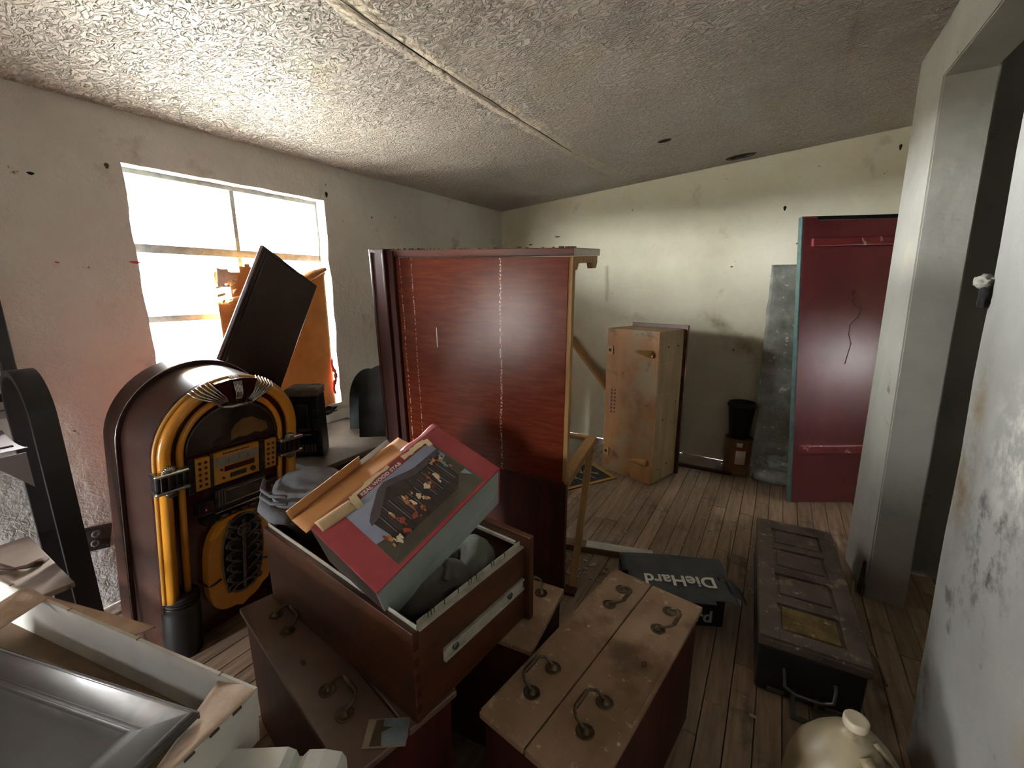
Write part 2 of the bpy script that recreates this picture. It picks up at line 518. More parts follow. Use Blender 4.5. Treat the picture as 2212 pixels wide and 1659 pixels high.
def from_bm(name, bm, material, parent=None, loc=None, rot=None, smooth=False, recalc=True):
    if recalc:
        bmesh.ops.recalc_face_normals(bm, faces=bm.faces[:])
    me = bpy.data.meshes.new(name)
    bm.to_mesh(me)
    bm.free()
    return link(name, me, material, parent, loc, rot, smooth)


def thing(name, label, cat, loc=(0, 0, 0), rot=(0, 0, 0), group=None):
    o = bpy.data.objects.new(name, None)
    o.empty_display_size = .05
    COL.objects.link(o)
    o.location = loc
    o.rotation_euler = rot
    return tag(o, label, cat, group)


def tag(o, label, cat, group=None):
    o['label'] = label
    o['category'] = cat
    if group:
        o['group'] = group
    return o


def struct(o):
    o['kind'] = 'structure'
    return o


def bm_box(bm, lo, hi, bevel=0.0, seg=2):
    x0, y0, z0 = lo
    x1, y1, z1 = hi
    vs = [bm.verts.new(p) for p in ((x0, y0, z0), (x1, y0, z0), (x1, y1, z0), (x0, y1, z0),
                                    (x0, y0, z1), (x1, y0, z1), (x1, y1, z1), (x0, y1, z1))]
    fs = [bm.faces.new([vs[i] for i in f]) for f in
          ((0, 3, 2, 1), (4, 5, 6, 7), (0, 1, 5, 4), (1, 2, 6, 5), (2, 3, 7, 6), (3, 0, 4, 7))]
    if bevel > 0:
        es = list({e for f in fs for e in f.edges})
        bmesh.ops.bevel(bm, geom=es, offset=bevel, segments=seg, affect='EDGES', profile=.5)


def bm_hexa(bm, c):
    vs = [bm.verts.new(p) for p in c]
    for f in ((0, 3, 2, 1), (4, 5, 6, 7), (0, 1, 5, 4), (1, 2, 6, 5), (2, 3, 7, 6), (3, 0, 4, 7)):
        bm.faces.new([vs[i] for i in f])


def box(name, lo, hi, material, parent=None, bevel=.003, loc=None, rot=None, seg=2):
    bm = bmesh.new()
    bm_box(bm, lo, hi, bevel, seg)
    return from_bm(name, bm, material, parent, loc, rot)


def boxes(name, lst, material, parent=None, bevel=.002, loc=None, rot=None):
    bm = bmesh.new()
    for lo, hi in lst:
        bm_box(bm, lo, hi, bevel)
    return from_bm(name, bm, material, parent, loc, rot)


def hexa(name, c, material, parent=None, bevel=0.0):
    bm = bmesh.new()
    bm_hexa(bm, c)
    if bevel:
        bmesh.ops.bevel(bm, geom=bm.edges[:], offset=bevel, segments=2, affect='EDGES')
    return from_bm(name, bm, material, parent)


def bm_prism(bm, poly, y0, y1, bevel=0.0):
    """poly in (x,z), extruded from y0 to y1"""
    a = [bm.verts.new((x, y0, z)) for x, z in poly]
    b = [bm.verts.new((x, y1, z)) for x, z in poly]
    n = len(poly)
    f1 = bm.faces.new(a)
    bm.faces.new(b[::-1])
    for i in range(n):
        bm.faces.new((a[i], b[i], b[(i + 1) % n], a[(i + 1) % n]))
    if bevel:
        bmesh.ops.bevel(bm, geom=list(f1.edges), offset=bevel, segments=2, affect='EDGES')


def prism(name, poly, y0, y1, material, parent=None, bevel=0.0, loc=None, rot=None):
    bm = bmesh.new()
    bm_prism(bm, poly, y0, y1, bevel)
    return from_bm(name, bm, material, parent, loc, rot)


def bm_tube(bm, pts, rad, n=10, closed=False, flat=(1, 1)):
    pts = [Vector(p) for p in pts]
    m = len(pts)
    rads = rad if isinstance(rad, (list, tuple)) else [rad] * m
    rings = []
    up = None
    for i, p in enumerate(pts):
        if closed:
            t = (pts[(i + 1) % m] - pts[i - 1]).normalized()
        else:
            t = (pts[min(i + 1, m - 1)] - pts[max(i - 1, 0)]).normalized()
        if up is None:
            up = Vector((0, 0, 1)) if abs(t.z) < .9 else Vector((0, 1, 0))
        s = t.cross(up)
        if s.length < 1e-6:
            s = t.orthogonal()
        s.normalize()
        up = s.cross(t).normalized()
        rings.append([bm.verts.new(p + (s * math.cos(a) * flat[0] + up * math.sin(a) * flat[1]) * rads[i])
                      for a in [2 * math.pi * k / n for k in range(n)]])
    rng = range(m if closed else m - 1)
    for i in rng:
        A, B = rings[i], rings[(i + 1) % m]
        for k in range(n):
            bm.faces.new((A[k], A[(k + 1) % n], B[(k + 1) % n], B[k]))
    if not closed:
        bm.faces.new(rings[0][::-1])
        bm.faces.new(rings[-1])


def tube(name, pts, rad, material, parent=None, n=10, closed=False, loc=None, rot=None, flat=(1, 1)):
    bm = bmesh.new()
    bm_tube(bm, pts, rad, n, closed, flat)
    return from_bm(name, bm, material, parent, loc, rot, smooth=True)


def bm_lathe(bm, prof, n=28, cx=0, cy=0, sx=1, sy=1):
    rings = []
    for r, z in prof:
        if r < 1e-5:
            rings.append([bm.verts.new((cx, cy, z))])
        else:
            rings.append([bm.verts.new((cx + sx * r * math.cos(2 * math.pi * k / n), cy + sy * r * math.sin(2 * math.pi * k / n), z))
                          for k in range(n)])
    for A, B in zip(rings, rings[1:]):
        for k in range(n):
            k2 = (k + 1) % n
            if len(A) == 1 and len(B) == 1:
                continue
            if len(A) == 1:
                bm.faces.new((A[0], B[k2], B[k]))
            elif len(B) == 1:
                bm.faces.new((A[k], A[k2], B[0]))
            else:
                bm.faces.new((A[k], A[k2], B[k2], B[k]))


def lathe(name, prof, material, parent=None, n=28, loc=None, rot=None, smooth=True, sx=1, sy=1):
    bm = bmesh.new()
    bm_lathe(bm, prof, n, sx=sx, sy=sy)
    o = from_bm(name, bm, material, parent, loc, rot, smooth)
    return o


def auto_smooth(o, ang=35):
    me = o.data
    for f in me.polygons:
        f.use_smooth = True
    try:
        me.set_sharp_from_angle(angle=R(ang))
    except Exception:
        pass
    return o


def sheet(name, fn, nu, nv, material, parent=None, thick=.002, loc=None, rot=None, smooth=True, keep=None):
    """surface patch fn(u,v) in 0..1 with real thickness"""
    bm = bmesh.new()
    g = [[bm.verts.new(fn(i / nu, j / nv)) for j in range(nv + 1)] for i in range(nu + 1)]
    for i in range(nu):
        for j in range(nv):
            if keep is None or keep((i + .5) / nu, (j + .5) / nv):
                bm.faces.new((g[i][j], g[i + 1][j], g[i + 1][j + 1], g[i][j + 1]))
    loose = [v for v in bm.verts if not v.link_faces]
    bmesh.ops.delete(bm, geom=loose, context='VERTS')
    bmesh.ops.recalc_face_normals(bm, faces=bm.faces[:])
    bmesh.ops.solidify(bm, geom=bm.faces[:], thickness=thick)
    return from_bm(name, bm, material, parent, loc, rot, smooth)


def blob(name, rad, material, parent=None, amp=.2, freq=3.0, loc=(0, 0, 0), rot=(0, 0, 0), seed=0, sub=4, fold=None):
    bm = bmesh.new()
    bmesh.ops.create_icosphere(bm, subdivisions=sub, radius=1)
    for v in bm.verts:
        d = v.co.copy()
        k = mnoise.noise(d * freq + Vector((seed * 7.1, seed * 3.3, 0)))
        k2 = mnoise.noise(d * freq * 2.7 + Vector((0, seed * 5.1, 2)))
        s = 1 + amp * k + amp * .45 * k2
        if fold:
            s += fold[0] * math.sin(fold[1] * (d.x + .5 * d.y + .6 * k))
        v.co = Vector((d.x * rad[0], d.y * rad[1], d.z * rad[2])) * s
    return from_bm(name, bm, material, parent, loc, rot, smooth=True)


def text(name, body, size, material, parent, loc, rot, extrude=.0004, offset=0.0, sx=1.0, align='LEFT', spacing=1.0):
    cu = bpy.data.curves.new(name, 'FONT')
    cu.body = body
    cu.size = size
    cu.extrude = extrude
    cu.offset = offset
    cu.align_x = align
    cu.space_character = spacing
    tmp = bpy.data.objects.new(name + '_tmp', cu)
    COL.objects.link(tmp)
    bpy.context.view_layer.update()
    me = bpy.data.meshes.new_from_object(tmp.evaluated_get(bpy.context.evaluated_depsgraph_get()))
    bpy.data.objects.remove(tmp, do_unlink=True)
    me.materials.clear()
    o = link(name, me, material, parent, loc, rot)
    o.scale = (sx, 1, 1)
    return o


def circle_pts(cx, cz, rx, rz, a0, a1, n):
    return [(cx + rx * math.cos(a0 + (a1 - a0) * i / n), cz + rz * math.sin(a0 + (a1 - a0) * i / n)) for i in range(n + 1)]


# ================================================================== SETTING
CEIL0, CSL = 2.265, .0835
XL, YB = -2.603, 4.06
XR, YR = 1.9, -2.25


def cz(x):
    return CEIL0 + CSL * (x - XL)


# floor: subfloor with separate planks
floor = struct(box('floor', (XL - .1, YR - .1, -.08), (XR + .1, YB + .1, -.022), 'subfloor', bevel=0))
pw = .084
nrow = int((XR - XL) / pw) + 1
meshes = {}
for i in range(nrow):
    x0 = XL + i * pw
    y = YR
    first = True
    while y < YB - .02:
        ln = random.choice((1.2, 1.6, 2.0, 2.4, 2.8))
        if first:
            ln *= random.choice((.35, .6, .85, 1))
            first = False
        ln = round(min(ln, YB - y), 2)
        if YB - (y + ln) < .3:
            ln = round(YB - y, 3)
        if ln not in meshes:
            bm = bmesh.new()
            bm_box(bm, (.0015, .001, -.021), (pw - .0015, ln - .001, 0), .002, 1)
            bmesh.ops.recalc_face_normals(bm, faces=bm.faces[:])
            me = bpy.data.meshes.new('plank')
            bm.to_mesh(me)
            bm.free()
            me.materials.append(M['plank'])
            meshes[ln] = me
        pl = bpy.data.objects.new('plank', meshes[ln])
        COL.objects.link(pl)
        pl.parent = floor
        pl.location = (x0, y, random.uniform(-.0022, 0))
        y += ln

# ceiling slab
cy0, cy1 = YR - .1, YB + .1
xa, xb = XL - .13, XR + .1
bm = bmesh.new()
bm_hexa(bm, [(xa, cy0, cz(xa)), (xb, cy0, cz(xb)), (xb, cy1, cz(xb)), (xa, cy1, cz(xa)),
             (xa, cy0, cz(xa) + .1), (xb, cy0, cz(xb) + .1), (xb, cy1, cz(xb) + .1), (xa, cy1, cz(xa) + .1)])
ceiling = struct(from_bm('ceiling', bm, 'ceiling'))


def seam(pts, w, name, material='joint'):
    """a raised, cracked board joint in the ceiling"""
    bm = bmesh.new()
    rows = []
    dense = []
    for (a, b) in zip(pts, pts[1:]):
        for k in range(14):
            t = k / 14
            dense.append((a[0] + (b[0] - a[0]) * t, a[1] + (b[1] - a[1]) * t))
    dense.append(pts[-1])
    for i, (x, y) in enumerate(dense):
        jx = .006 * mnoise.noise(Vector((y * 6, 1, 0)))
        ww = w * (1 + .5 * mnoise.noise(Vector((y * 4, 5, 0))))
        fade = min(1, (len(dense) - 1 - i) / 12 + .1)
        prof = ((-1, -.0005), (-.6, .0012), (-.10, .0022), (0, -.001), (.10, .0024), (.6, .0012), (1, -.0005))
        rows.append([bm.verts.new((x + jx + q * ww, y, cz(x + jx + q * ww) - h * fade - .0005)) for q, h in prof])
    for A, B in zip(rows, rows[1:]):
        for k in range(6):
            bm.faces.new((A[k], A[k + 1], B[k + 1], B[k]))
    return from_bm(name, bm, material, ceiling, smooth=True)


seam([(-1.23, -1.5), (-1.25, .98), (-1.295, 1.2), (-1.3, 1.45), (-1.31, 1.92), (-1.3, 2.41), (-1.295, 2.92), (-1.25, 3.6)], .05, 'cracked_joint')
cr_pts = []
for k in range(60):
    yy = -1.4 + 4.3 * k / 59
    xx = -1.27 - .03 * min(1, max(0, (yy - .9) / .5)) + .004 * mnoise.noise(Vector((yy * 9, 2, 0)))
    cr_pts.append((xx, yy, cz(xx) - .0026))
tube('crack', cr_pts, [.0022 * (.4 + .6 * abs(math.sin(k * .37))) for k in range(60)], 'hole', ceiling, 5)
seam([(.12, -1.0), (.118, 2.07), (.108, 2.4), (.118, 2.5), (.1, 2.75), (.107, 2.99), (.112, 3.4)], .012, 'thin_joint', 'ceiling')
for (hx, hy, rx, ry) in ((-.76, 3.13, .035, .02), (-.385, 3.9, .09, .045)):
    bm = bmesh.new()
    ring = [bm.verts.new((hx + rx * (1 + .35 * math.sin(3 * a + hx * 9)) * math.cos(a), hy + ry * (1 + .3 * math.cos(2 * a)) * math.sin(a),
                          cz(hx + rx * math.cos(a)) - .001)) for a in [2 * math.pi * k / 18 for k in range(18)]]
    c = bm.verts.new((hx, hy, cz(hx) - .0015))
    for k in range(18):
        bm.faces.new((ring[k], ring[(k + 1) % 18], c))
    from_bm('broken_hole', bm, 'hole', ceiling)
    bm = bmesh.new()
    bm_tube(bm, [(hx + rx * 1.05 * math.cos(a), hy + ry * 1.08 * math.sin(a), cz(hx + rx * math.cos(a)) - .001)
                 for a in [2 * math.pi * k / 18 for k in range(18)]], .005, 6, True)
    from_bm('torn_rim', bm, 'lath', ceiling, smooth=True)

# left wall with a ragged window opening
WY0, WY1, WZ0, WZ1 = .897, 1.932, .70, 2.046


def wall_with_hole(name, outer, inner, axis_pos, thick, material):
    """outer / inner loops as (y,z); extruded in -x"""
    bm = bmesh.new()
    es = []
    for loop in (outer, inner):
        vs = [bm.verts.new((axis_pos, y, z)) for y, z in loop]
        for a, b in zip(vs, vs[1:] + vs[:1]):
            es.append(bm.edges.new((a, b)))
    bmesh.ops.triangle_fill(bm, edges=es, use_beauty=True, use_dissolve=False)
    r = bmesh.ops.extrude_face_region(bm, geom=bm.faces[:])
    vs = [g for g in r['geom'] if isinstance(g, bmesh.types.BMVert)]
    bmesh.ops.translate(bm, verts=vs, vec=(-thick, 0, 0))
    return from_bm(name, bm, material)


inner = []


def rag(p, q, n, amp, seed):
    out = []
    for i in range(n):
        t = i / n
        k = amp * mnoise.noise(Vector((t * 9 + seed, seed * 3.7, 0))) if i else 0
        dx, dz = q[0] - p[0], q[1] - p[1]
        ln = math.hypot(dx, dz)
        out.append((p[0] + dx * t - dz / ln * k, p[1] + dz * t + dx / ln * k))
    return out


inner += rag((WY0, WZ0), (WY1, WZ0), 8, .006, 1)
inner += rag((WY1, WZ0), (WY1, WZ1), 22, .012, 2)
inner += rag((WY1, WZ1), (WY0, WZ1), 16, .006, 3)
inner += rag((WY0, WZ1), (WY0, WZ0), 22, .012, 4)
struct(wall_with_hole('wall_left', [(YR - .1, 0), (YB + .1, 0), (YB + .1, cz(XL) + .004), (YR - .1, cz(XL) + .004)], inner, XL, .13, 'wall'))

# back wall (sloping top)
struct(hexa('wall_back', [(XL - .1, YB, 0), (XR + .1, YB, 0), (XR + .1, YB + .1, 0), (XL - .1, YB + .1, 0),
                          (XL - .1, YB, cz(XL - .1) + .004), (XR + .1, YB, cz(XR + .1) + .004), (XR + .1, YB + .1, cz(XR + .1) + .004),
                          (XL - .1, YB + .1, cz(XL - .1) + .004)], 'wall_back'))
# far side wall beyond the post
bm = bmesh.new()
SY0, SY1, SZ0, SZ1 = 3.04, 3.12, 1.02, 1.28  # narrow out-of-view opening, added to give the red door its sheen
for ya, yb, za, zb in ((YR, SY0, 0, 0), (SY1, YB, 0, 0), (SY0, SY1, 0, SZ0), (SY0, SY1, SZ1, 0)):
    zt = zb or cz(XR)
    bm_hexa(bm, [(XR, ya, za), (XR + .1, ya, za), (XR + .1, yb, za), (XR, yb, za),
                 (XR, ya, zt), (XR + .1, ya, zt), (XR + .1, yb, zt), (XR, yb, zt)])
struct(from_bm('wall_side', bm, 'wall_back'))
struct(hexa('wall_inner', [(.61, 2.87, 0), (XR, 2.87, 0), (XR, 2.97, 0), (.61, 2.97, 0),
                           (.60, 2.97, cz(.6)), (XR, 2.97, cz(XR)), (XR, 3.07, cz(XR)), (.60, 3.07, cz(.6))], 'wall_right'))
# wall behind the camera with a small open window
DX0, DX1, DZ, DS = -2.38, -2.10, 1.0, .12
bm = bmesh.new()
bm_hexa(bm, [(XL - .1, YR - .1, 0), (DX0, YR - .1, 0), (DX0, YR, 0), (XL - .1, YR, 0),
             (XL - .1, YR - .1, cz(XL - .1)), (DX0, YR - .1, cz(DX0)), (DX0, YR, cz(DX0)), (XL - .1, YR, cz(XL - .1))])
bm_hexa(bm, [(DX0, YR - .1, DZ), (DX1, YR - .1, DZ), (DX1, YR, DZ), (DX0, YR, DZ),
             (DX0, YR - .1, cz(DX0)), (DX1, YR - .1, cz(DX1)), (DX1, YR, cz(DX1)), (DX0, YR, cz(DX0))])
bm_hexa(bm, [(DX1, YR - .1, 0), (XR + .1, YR - .1, 0), (XR + .1, YR, 0), (DX1, YR, 0),
             (DX1, YR - .1, cz(DX1)), (XR + .1, YR - .1, cz(XR)), (XR + .1, YR, cz(XR)), (DX1, YR, cz(DX1))])
bm_hexa(bm, [(DX0, YR - .1, 0), (DX1, YR - .1, 0), (DX1, YR, 0), (DX0, YR, 0),
             (DX0, YR - .1, DS), (DX1, YR - .1, DS), (DX1, YR, DS), (DX0, YR, DS)])
struct(from_bm('wall_rear', bm, 'wall'))


# right wall: near length, header over the opening, far post (all lean a little)
def xw(z):
    return .520 - .036 * z


near = []
bm = bmesh.new()
TH = .15
nz_ = 22
ny_ = 26
y_e = 1.655
grid = []
for i in range(nz_ + 1):
    z = cz(.45) * i / nz_ if i < nz_ else cz(xw(2.5)) + .002
    row = []
    for j in range(ny_ + 1):
        y = YR + (y_e - YR) * (1 - (1 - j / ny_) ** 1.7)
        edge = .012 * mnoise.noise(Vector((z * 3, 4, 0))) if j == ny_ else 0
        row.append(bm.verts.new((xw(z) + .006 * mnoise.noise(Vector((y * 2.2, z * 2.2, 3))), y + edge, z)))
    grid.append(row)
for i in range(nz_):
    for j in range(ny_):
        bm.faces.new((grid[i][j], grid[i + 1][j], grid[i + 1][j + 1], grid[i][j + 1]))
r = bmesh.ops.extrude_face_region(bm, geom=bm.faces[:])
bmesh.ops.translate(bm, verts=[g for g in r['geom'] if isinstance(g, bmesh.types.BMVert)], vec=(TH, 0, 0))
wall_right = struct(from_bm('wall_right', bm, 'wall_right', smooth=False))
auto_smooth(wall_right, 40)
hexa('header', [(xw(2.29), y_e - .01, 2.285), (xw(2.29) + TH, y_e - .01, 2.285), (xw(2.29) + TH, 2.53, 2.30), (xw(2.29), 2.53, 2.30),
                (xw(2.5), y_e - .01, cz(.43) + .004), (xw(2.5) + TH, y_e - .01, cz(.58) + .004), (xw(2.5) + TH, 2.53, cz(.58) + .004), (xw(2.5), 2.53, cz(.43) + .004)],
     'wall_post', wall_right, bevel=.004)
hexa('post', [(.517, 2.51, 0), (.665, 2.50, 0), (.62, 2.84, 0), (.468, 2.84, 0),
              (.430, 2.51, cz(.43) + .004), (.590, 2.50, cz(.59) + .004), (.59, 2.96, cz(.59) + .004), (.430, 2.96, cz(.43) + .004)], 'wall_post', wall_right, bevel=.006)
# knocked-out plaster lip on the near corner
blob('plaster_chip', (.022, .03, .018), 'wall_right', wall_right, amp=.35, freq=1.6, loc=(.455, 1.668, 1.515), seed=3, sub=4)
blob('dark_cavity', (.012, .02, .035), 'hole', wall_right, amp=.4, freq=2, loc=(.457, 1.656, 1.478), seed=5, sub=3)
# broken wood at the foot of the post
prism('rotten_wood', [(0, 0), (.055, 0), (.05, .10), (.04, .17), (.028, .12), (.02, .07), (0, .05)], -.006, .006, 'lath', wall_right,
      loc=(.506, 2.512, .0), rot=(0, 0, R(100)))

# window frame and panes
win = struct(box('window_1', (-2.715, WY0 - .005, WZ0), (-2.69, WY1 + .005, WZ0 + .03), 'window_paint', bevel=.002))
YM = 1.405
bars = []
box('top_rail', (-2.715, WY0 - .01, 2.022), (-2.685, WY1 + .01, 2.05), 'window_paint', win, .003)
for yy in (WY0 - .008, WY1 - .012):
    box('side_stile', (-2.715, yy, WZ0), (-2.685, yy + .022, 2.03), 'window_paint', win, .003)
box('mullion', (-2.712, YM - .012, WZ0), (-2.688, YM + .012, 2.03), 'window_paint', win, .003)
for z in (1.69, 1.34, 1.0):
    box('crossbar', (-2.712, WY0, z - (.026 if z > 1.5 else .016)), (-2.687, WY1, z + .016), 'window_paint', win, .003)
for (za, zb) in ((.73, .99), (1.01, 1.33), (1.35, 1.67), (1.70, 2.022)):
    for (ya, yb) in ((WY0 + .012, YM - .008), (YM + .008, WY1 - .012)):
        box('pane', (-2.703, ya, za), (-2.700, yb, zb), 'pane', win, 0)

struct(box('bounce_blocker', (-4.5, -5.5, -.30), (1.5, YR - .12, -.25), 'subfloor', bevel=0))  # unseen dark slab, added to cut ground light entering the rear window
struct(hexa('sky_blocker', [(-3.85, -2.6, 2.10), (XL - .13, -2.6, 2.24), (XL - .13, 4.4, 2.24), (-3.85, 4.4, 2.10),  # unseen overhang, added to keep high sky light off the floor
                          (-3.85, -2.6, 2.16), (XL - .13, -2.6, 2.34), (XL - .13, 4.4, 2.34), (-3.85, 4.4, 2.16)], 'lumber'))
# ground outside
gr = struct(box('ground', (-40, -40, -.45), (40, 40, -.4), 'ground', bevel=0))

# ================================================================== OBJECTS
# ------------------------------------------------------------------ hutch (open wooden desk unit)
hutch = thing('hutch', 'tall dark cherry hutch with open pale-framed end and pale drip streaks', 'hutch',
              (-1.6518, 1.6493, .012), (R(3.566), R(1.2137), R(7.3267)))
W_, D_, H_ = .8755, .598, 1.6626
ZS = .61
box('back_panel', (0, 0, ZS + .015), (W_ - .012, .018, H_ - .034), 'panel', hutch, .001)
box('lower_panel', (0, .012, .02), (W_ - .014, .028, ZS - .02), 'cherry_dark', hutch, .001)
box('waist_rail', (-.0, -.002, ZS - .02), (W_ - .002, .022, ZS + .014), 'cherry_dark', hutch, .003)
box('top_board', (-.02, -.012, H_ - .031), (W_ + .012, .44, H_), 'cherry', hutch, .003)
box('edge_stile', (W_ - .012, .002, ZS), (W_ + .008, .036, H_ - .033), 'light_wood', hutch, .002)
box('lower_stile', (W_ - .014, .004, 0), (W_ + .006, .04, ZS - .001), 'cherry_dark', hutch, .002)
prism('bracket_rail', [(.0, 0), (.0, -.055), (.025, -.055), (.045, -.028), (.26, -.028), (.28, -.055), (.35, -.055), (.37, -.03), (.37, 0)],
      -.012, .012, 'light_wood', hutch, .001, loc=(W_ - .004, .037, H_ - .0325), rot=(0, 0, R(90)))
pil = box('pilaster', (-.125, -.035, .02), (-.035, .03, H_ + .006), 'cherry_dark', hutch, .004)
for k, xx in enumerate((-.118, -.045)):
    box('bead', (xx, -.041, .03), (xx + .014, -.033, H_ - .01), 'cherry_dark', pil, .004)
box('corner_strip', (-.036, -.02, .02), (.004, .026, H_ - .002), 'cherry_dark', hutch, .003)
# lower side rail, glass shelf and rear legs
box('side_rail', (W_ - .052, .036, ZS - .045), (W_ + .004, D_ + .02, ZS + .0), 'light_wood', hutch, .003)
box('rear_rail', (0, D_ - .02, ZS - .045), (W_ - .052, D_ + .02, ZS), 'light_wood', hutch, .003)
box('shelf_board', (.01, .04, ZS - .03), (W_ - .054, D_ - .021, ZS - .012), 'shelf_glass', hutch, .001)
leg_top = Vector((W_ - .022, D_ - .003, ZS - .045))
leg_bot = Vector((W_ + .045, .03, -.012))


def slat(name, a, b, w, t, material, parent):
    a, b = Vector(a), Vector(b)
    d = (b - a)
    bm = bmesh.new()
    bm_box(bm, (-w / 2, -t / 2, 0), (w / 2, t / 2, d.length), .002)
    o = from_bm(name, bm, material, parent)
    o.rotation_mode = 'QUATERNION'
    o.rotation_quaternion = d.to_track_quat('Z', 'Y')
    o.location = a
    return o


slat('leg', leg_bot, leg_top, .036, .03, 'light_wood', hutch)
box('leg', (0, D_ - .015, -.03), (.035, D_ + .02, ZS - .046), 'light_wood', hutch, .003)
box('leg_foot', (W_ + .01, -.01, -.012), (W_ + .07, .05, .022), 'cherry_dark', hutch, .003)
box('scratch', (.215, -.0012, 1.21), (.2185, .0002, 1.305), 'print_white', hutch, 0)
# dirt and straw on top
bm = bmesh.new()
for k in range(110):
    x = random.gauss(.07, .05) if k < 80 else random.uniform(.2, .85)
    y = random.uniform(-.008, .16)
    q = random.uniform(.004, .010)
    bm_box(bm, (x, y, H_), (x + q * random.uniform(1, 2.6), y + q * random.uniform(.8, 2), H_ + q * .8), 0)
o = from_bm('dirt', bm, 'dirt', hutch)
o['kind'] = 'stuff'


# ------------------------------------------------------------------ drawer units lying on their backs
def bail_handle(name, parent, loc, rot, side=1, span=.098, raise_=.026):
    """two rosettes and a swinging bail with a thick grip; x = along the rosettes, y*side = bail side"""
    bm = bmesh.new()
    for s in (-1, 1):
        bm_lathe(bm, [(0, 0), (.0215, 0), (.0225, .002), (.019, .003), (.0175, .002), (.0135, .0032), (.012, .0022), (.0085, .003), (.0065, .009), (.005, .012), (0, .013)],
                 24, cx=s * span / 2)
    h = span / 2
    pts = [(-h, 0, .008), (-h - .001, .010 * side, .015), (-h + .001, .026 * side, .022), (-h + .012, .038 * side, raise_),
           (-h + .020, .0405 * side, raise_), (-h + .022, .041 * side, raise_), (0, .041 * side, raise_), (h - .022, .041 * side, raise_),
           (h - .020, .0405 * side, raise_), (h - .012, .038 * side, raise_), (h - .001, .026 * side, .022), (h + .001, .010 * side, .015), (h, 0, .008)]
    rad = [.0036, .0038, .0038, .0038, .0042, .0060, .0064, .0060, .0042, .0038, .0038, .0038, .0036]
    bm_tube(bm, pts, rad, 10)
    return from_bm(name, bm, 'brass', parent, loc, rot, smooth=True)


def drawer_front(parent, lo, hi, z, material):
    """a front panel lying face up at height z with a raised lip"""
    bm = bmesh.new()
    bm_box(bm, (lo[0], lo[1], z - .02), (hi[0], hi[1], z), .004, 3)
    return from_bm('drawer_front', bm, material, parent)


def keyhole(parent, loc, rz=0):
    bm = bmesh.new()
    bm_lathe(bm, [(0, -.001), (.011, -.001), (.011, .002), (.009, .003), (.0045, .0025), (.0035, .0005), (0, .0005)], 20, sx=1, sy=.6)
    return from_bm('keyhole_plate', bm, 'brass', parent, loc, (0, 0, rz), smooth=True)


def drawer_unit(name, label, loc, rz, w, ln, h, split, fmat, handles, keys, bodymat='cherry_dark', group=None):
    t = thing(name, label, 'drawer unit', loc, (0, 0, rz), group)
    bm = bmesh.new()
    tk = .018
    zt = h - .022
    bm_box(bm, (.012, .012, 0), (.012 + tk, ln - .012, zt), .001)
    bm_box(bm, (w - .012 - tk, .012, 0), (w - .012, ln - .012, zt), .001)
    bm_box(bm, (.012 + tk, .012, 0), (w - .012 - tk, .012 + tk, zt), .001)
    bm_box(bm, (.012 + tk, ln - .012 - tk, 0), (w - .012 - tk, ln - .012, zt), .001)
    bm_box(bm, (.012 + tk, .03, 0), (w - .012 - tk, ln - .03, .012), .001)
    from_bm('carcass', bm, bodymat, t)
    fr = []
    f1 = drawer_front(t, (0, 0), (split - .0015, ln), h, fmat)
    f2 = drawer_front(t, (split + .0015, 0), (w, ln), h, fmat)
    box('edge_bead', (.0, .008, h - .0005), (.008, ln - .008, h + .0018), fmat, f1, .0006)
    box('edge_bead', (w - .008, .008, h - .0005), (w, ln - .008, h + .0018), fmat, f2, .0006)
    for (which, x, y, side) in handles:
        bail_handle('handle', (f1, f2)[which], (x, y, h), (0, 0, R(90)), side)
    for (which, x, y) in keys:
        keyhole((f1, f2)[which], (x, y, h), R(90))
    return t


drawer_unit('drawer_unit', 'brown drawer unit on its back under the big open drawer, smooth front with photo card',
            (-.6793, .4357, 0), R(78.02), .3037, .7578, .46, .155, 'front_smooth',
            [(0, .068, .20, -1), (0, .072, .585, -1)], [(0, .060, .385)])
drawer_unit('drawer_unit', 'dusty drawer unit with two long fronts lying beside the faded battery carton',
            (-.533, .714, 0), R(-8.5), .318, .742, .46, .143, 'front_dusty',
            [(0, .072, .175, 1), (0, .072, .60, -1), (1, .232, .175, 1), (1, .240, .60, -1)], [(1, .262, .40)])
drawer_unit('drawer_unit', 'drawer unit mostly hidden between the cherry hutch and the open drawer',
            (-1.195, .872, 0), R(6.0), .69, .30, .46, .40, 'front_dusty', [], [])
DU3 = [o for o in bpy.data.objects if o.name.startswith('drawer_unit')][-1]
# its visible pulls
for o in list(DU3.children):
    if o.name.startswith('drawer_front') and o.data.vertices[0].co.x > .3:
        bail_handle('handle', o, (.575, .235, .46), (0, 0, R(10)), 1)

# ------------------------------------------------------------------ big open file drawer
FW, FD, FH = .747, .459, .259
fdr = thing('file_drawer', 'open walnut file drawer with pale metal rails, tilted box and clothes inside', 'drawer',
            (-1.381, .685, .4635), (R(.4), R(.2), R(-5.9)))
tk = .015
box('long_side', (0, 0, 0), (FW, tk, FH), 'walnut', fdr, .002)
box('end_board', (FW - tk, tk, 0), (FW, FD - .02, FH - .004), 'walnut', fdr, .002)
box('end_board', (0, tk, 0), (tk, FD - .02, FH - .004), 'walnut', fdr, .002)
box('front_board', (-.02, FD - .02, .0), (FW + .022, FD + .002, FH + .032), 'walnut', fdr, .003)
box('bottom', (tk, tk, .008), (FW - tk, FD - .021, .016), 'cherry_dark', fdr, 0)
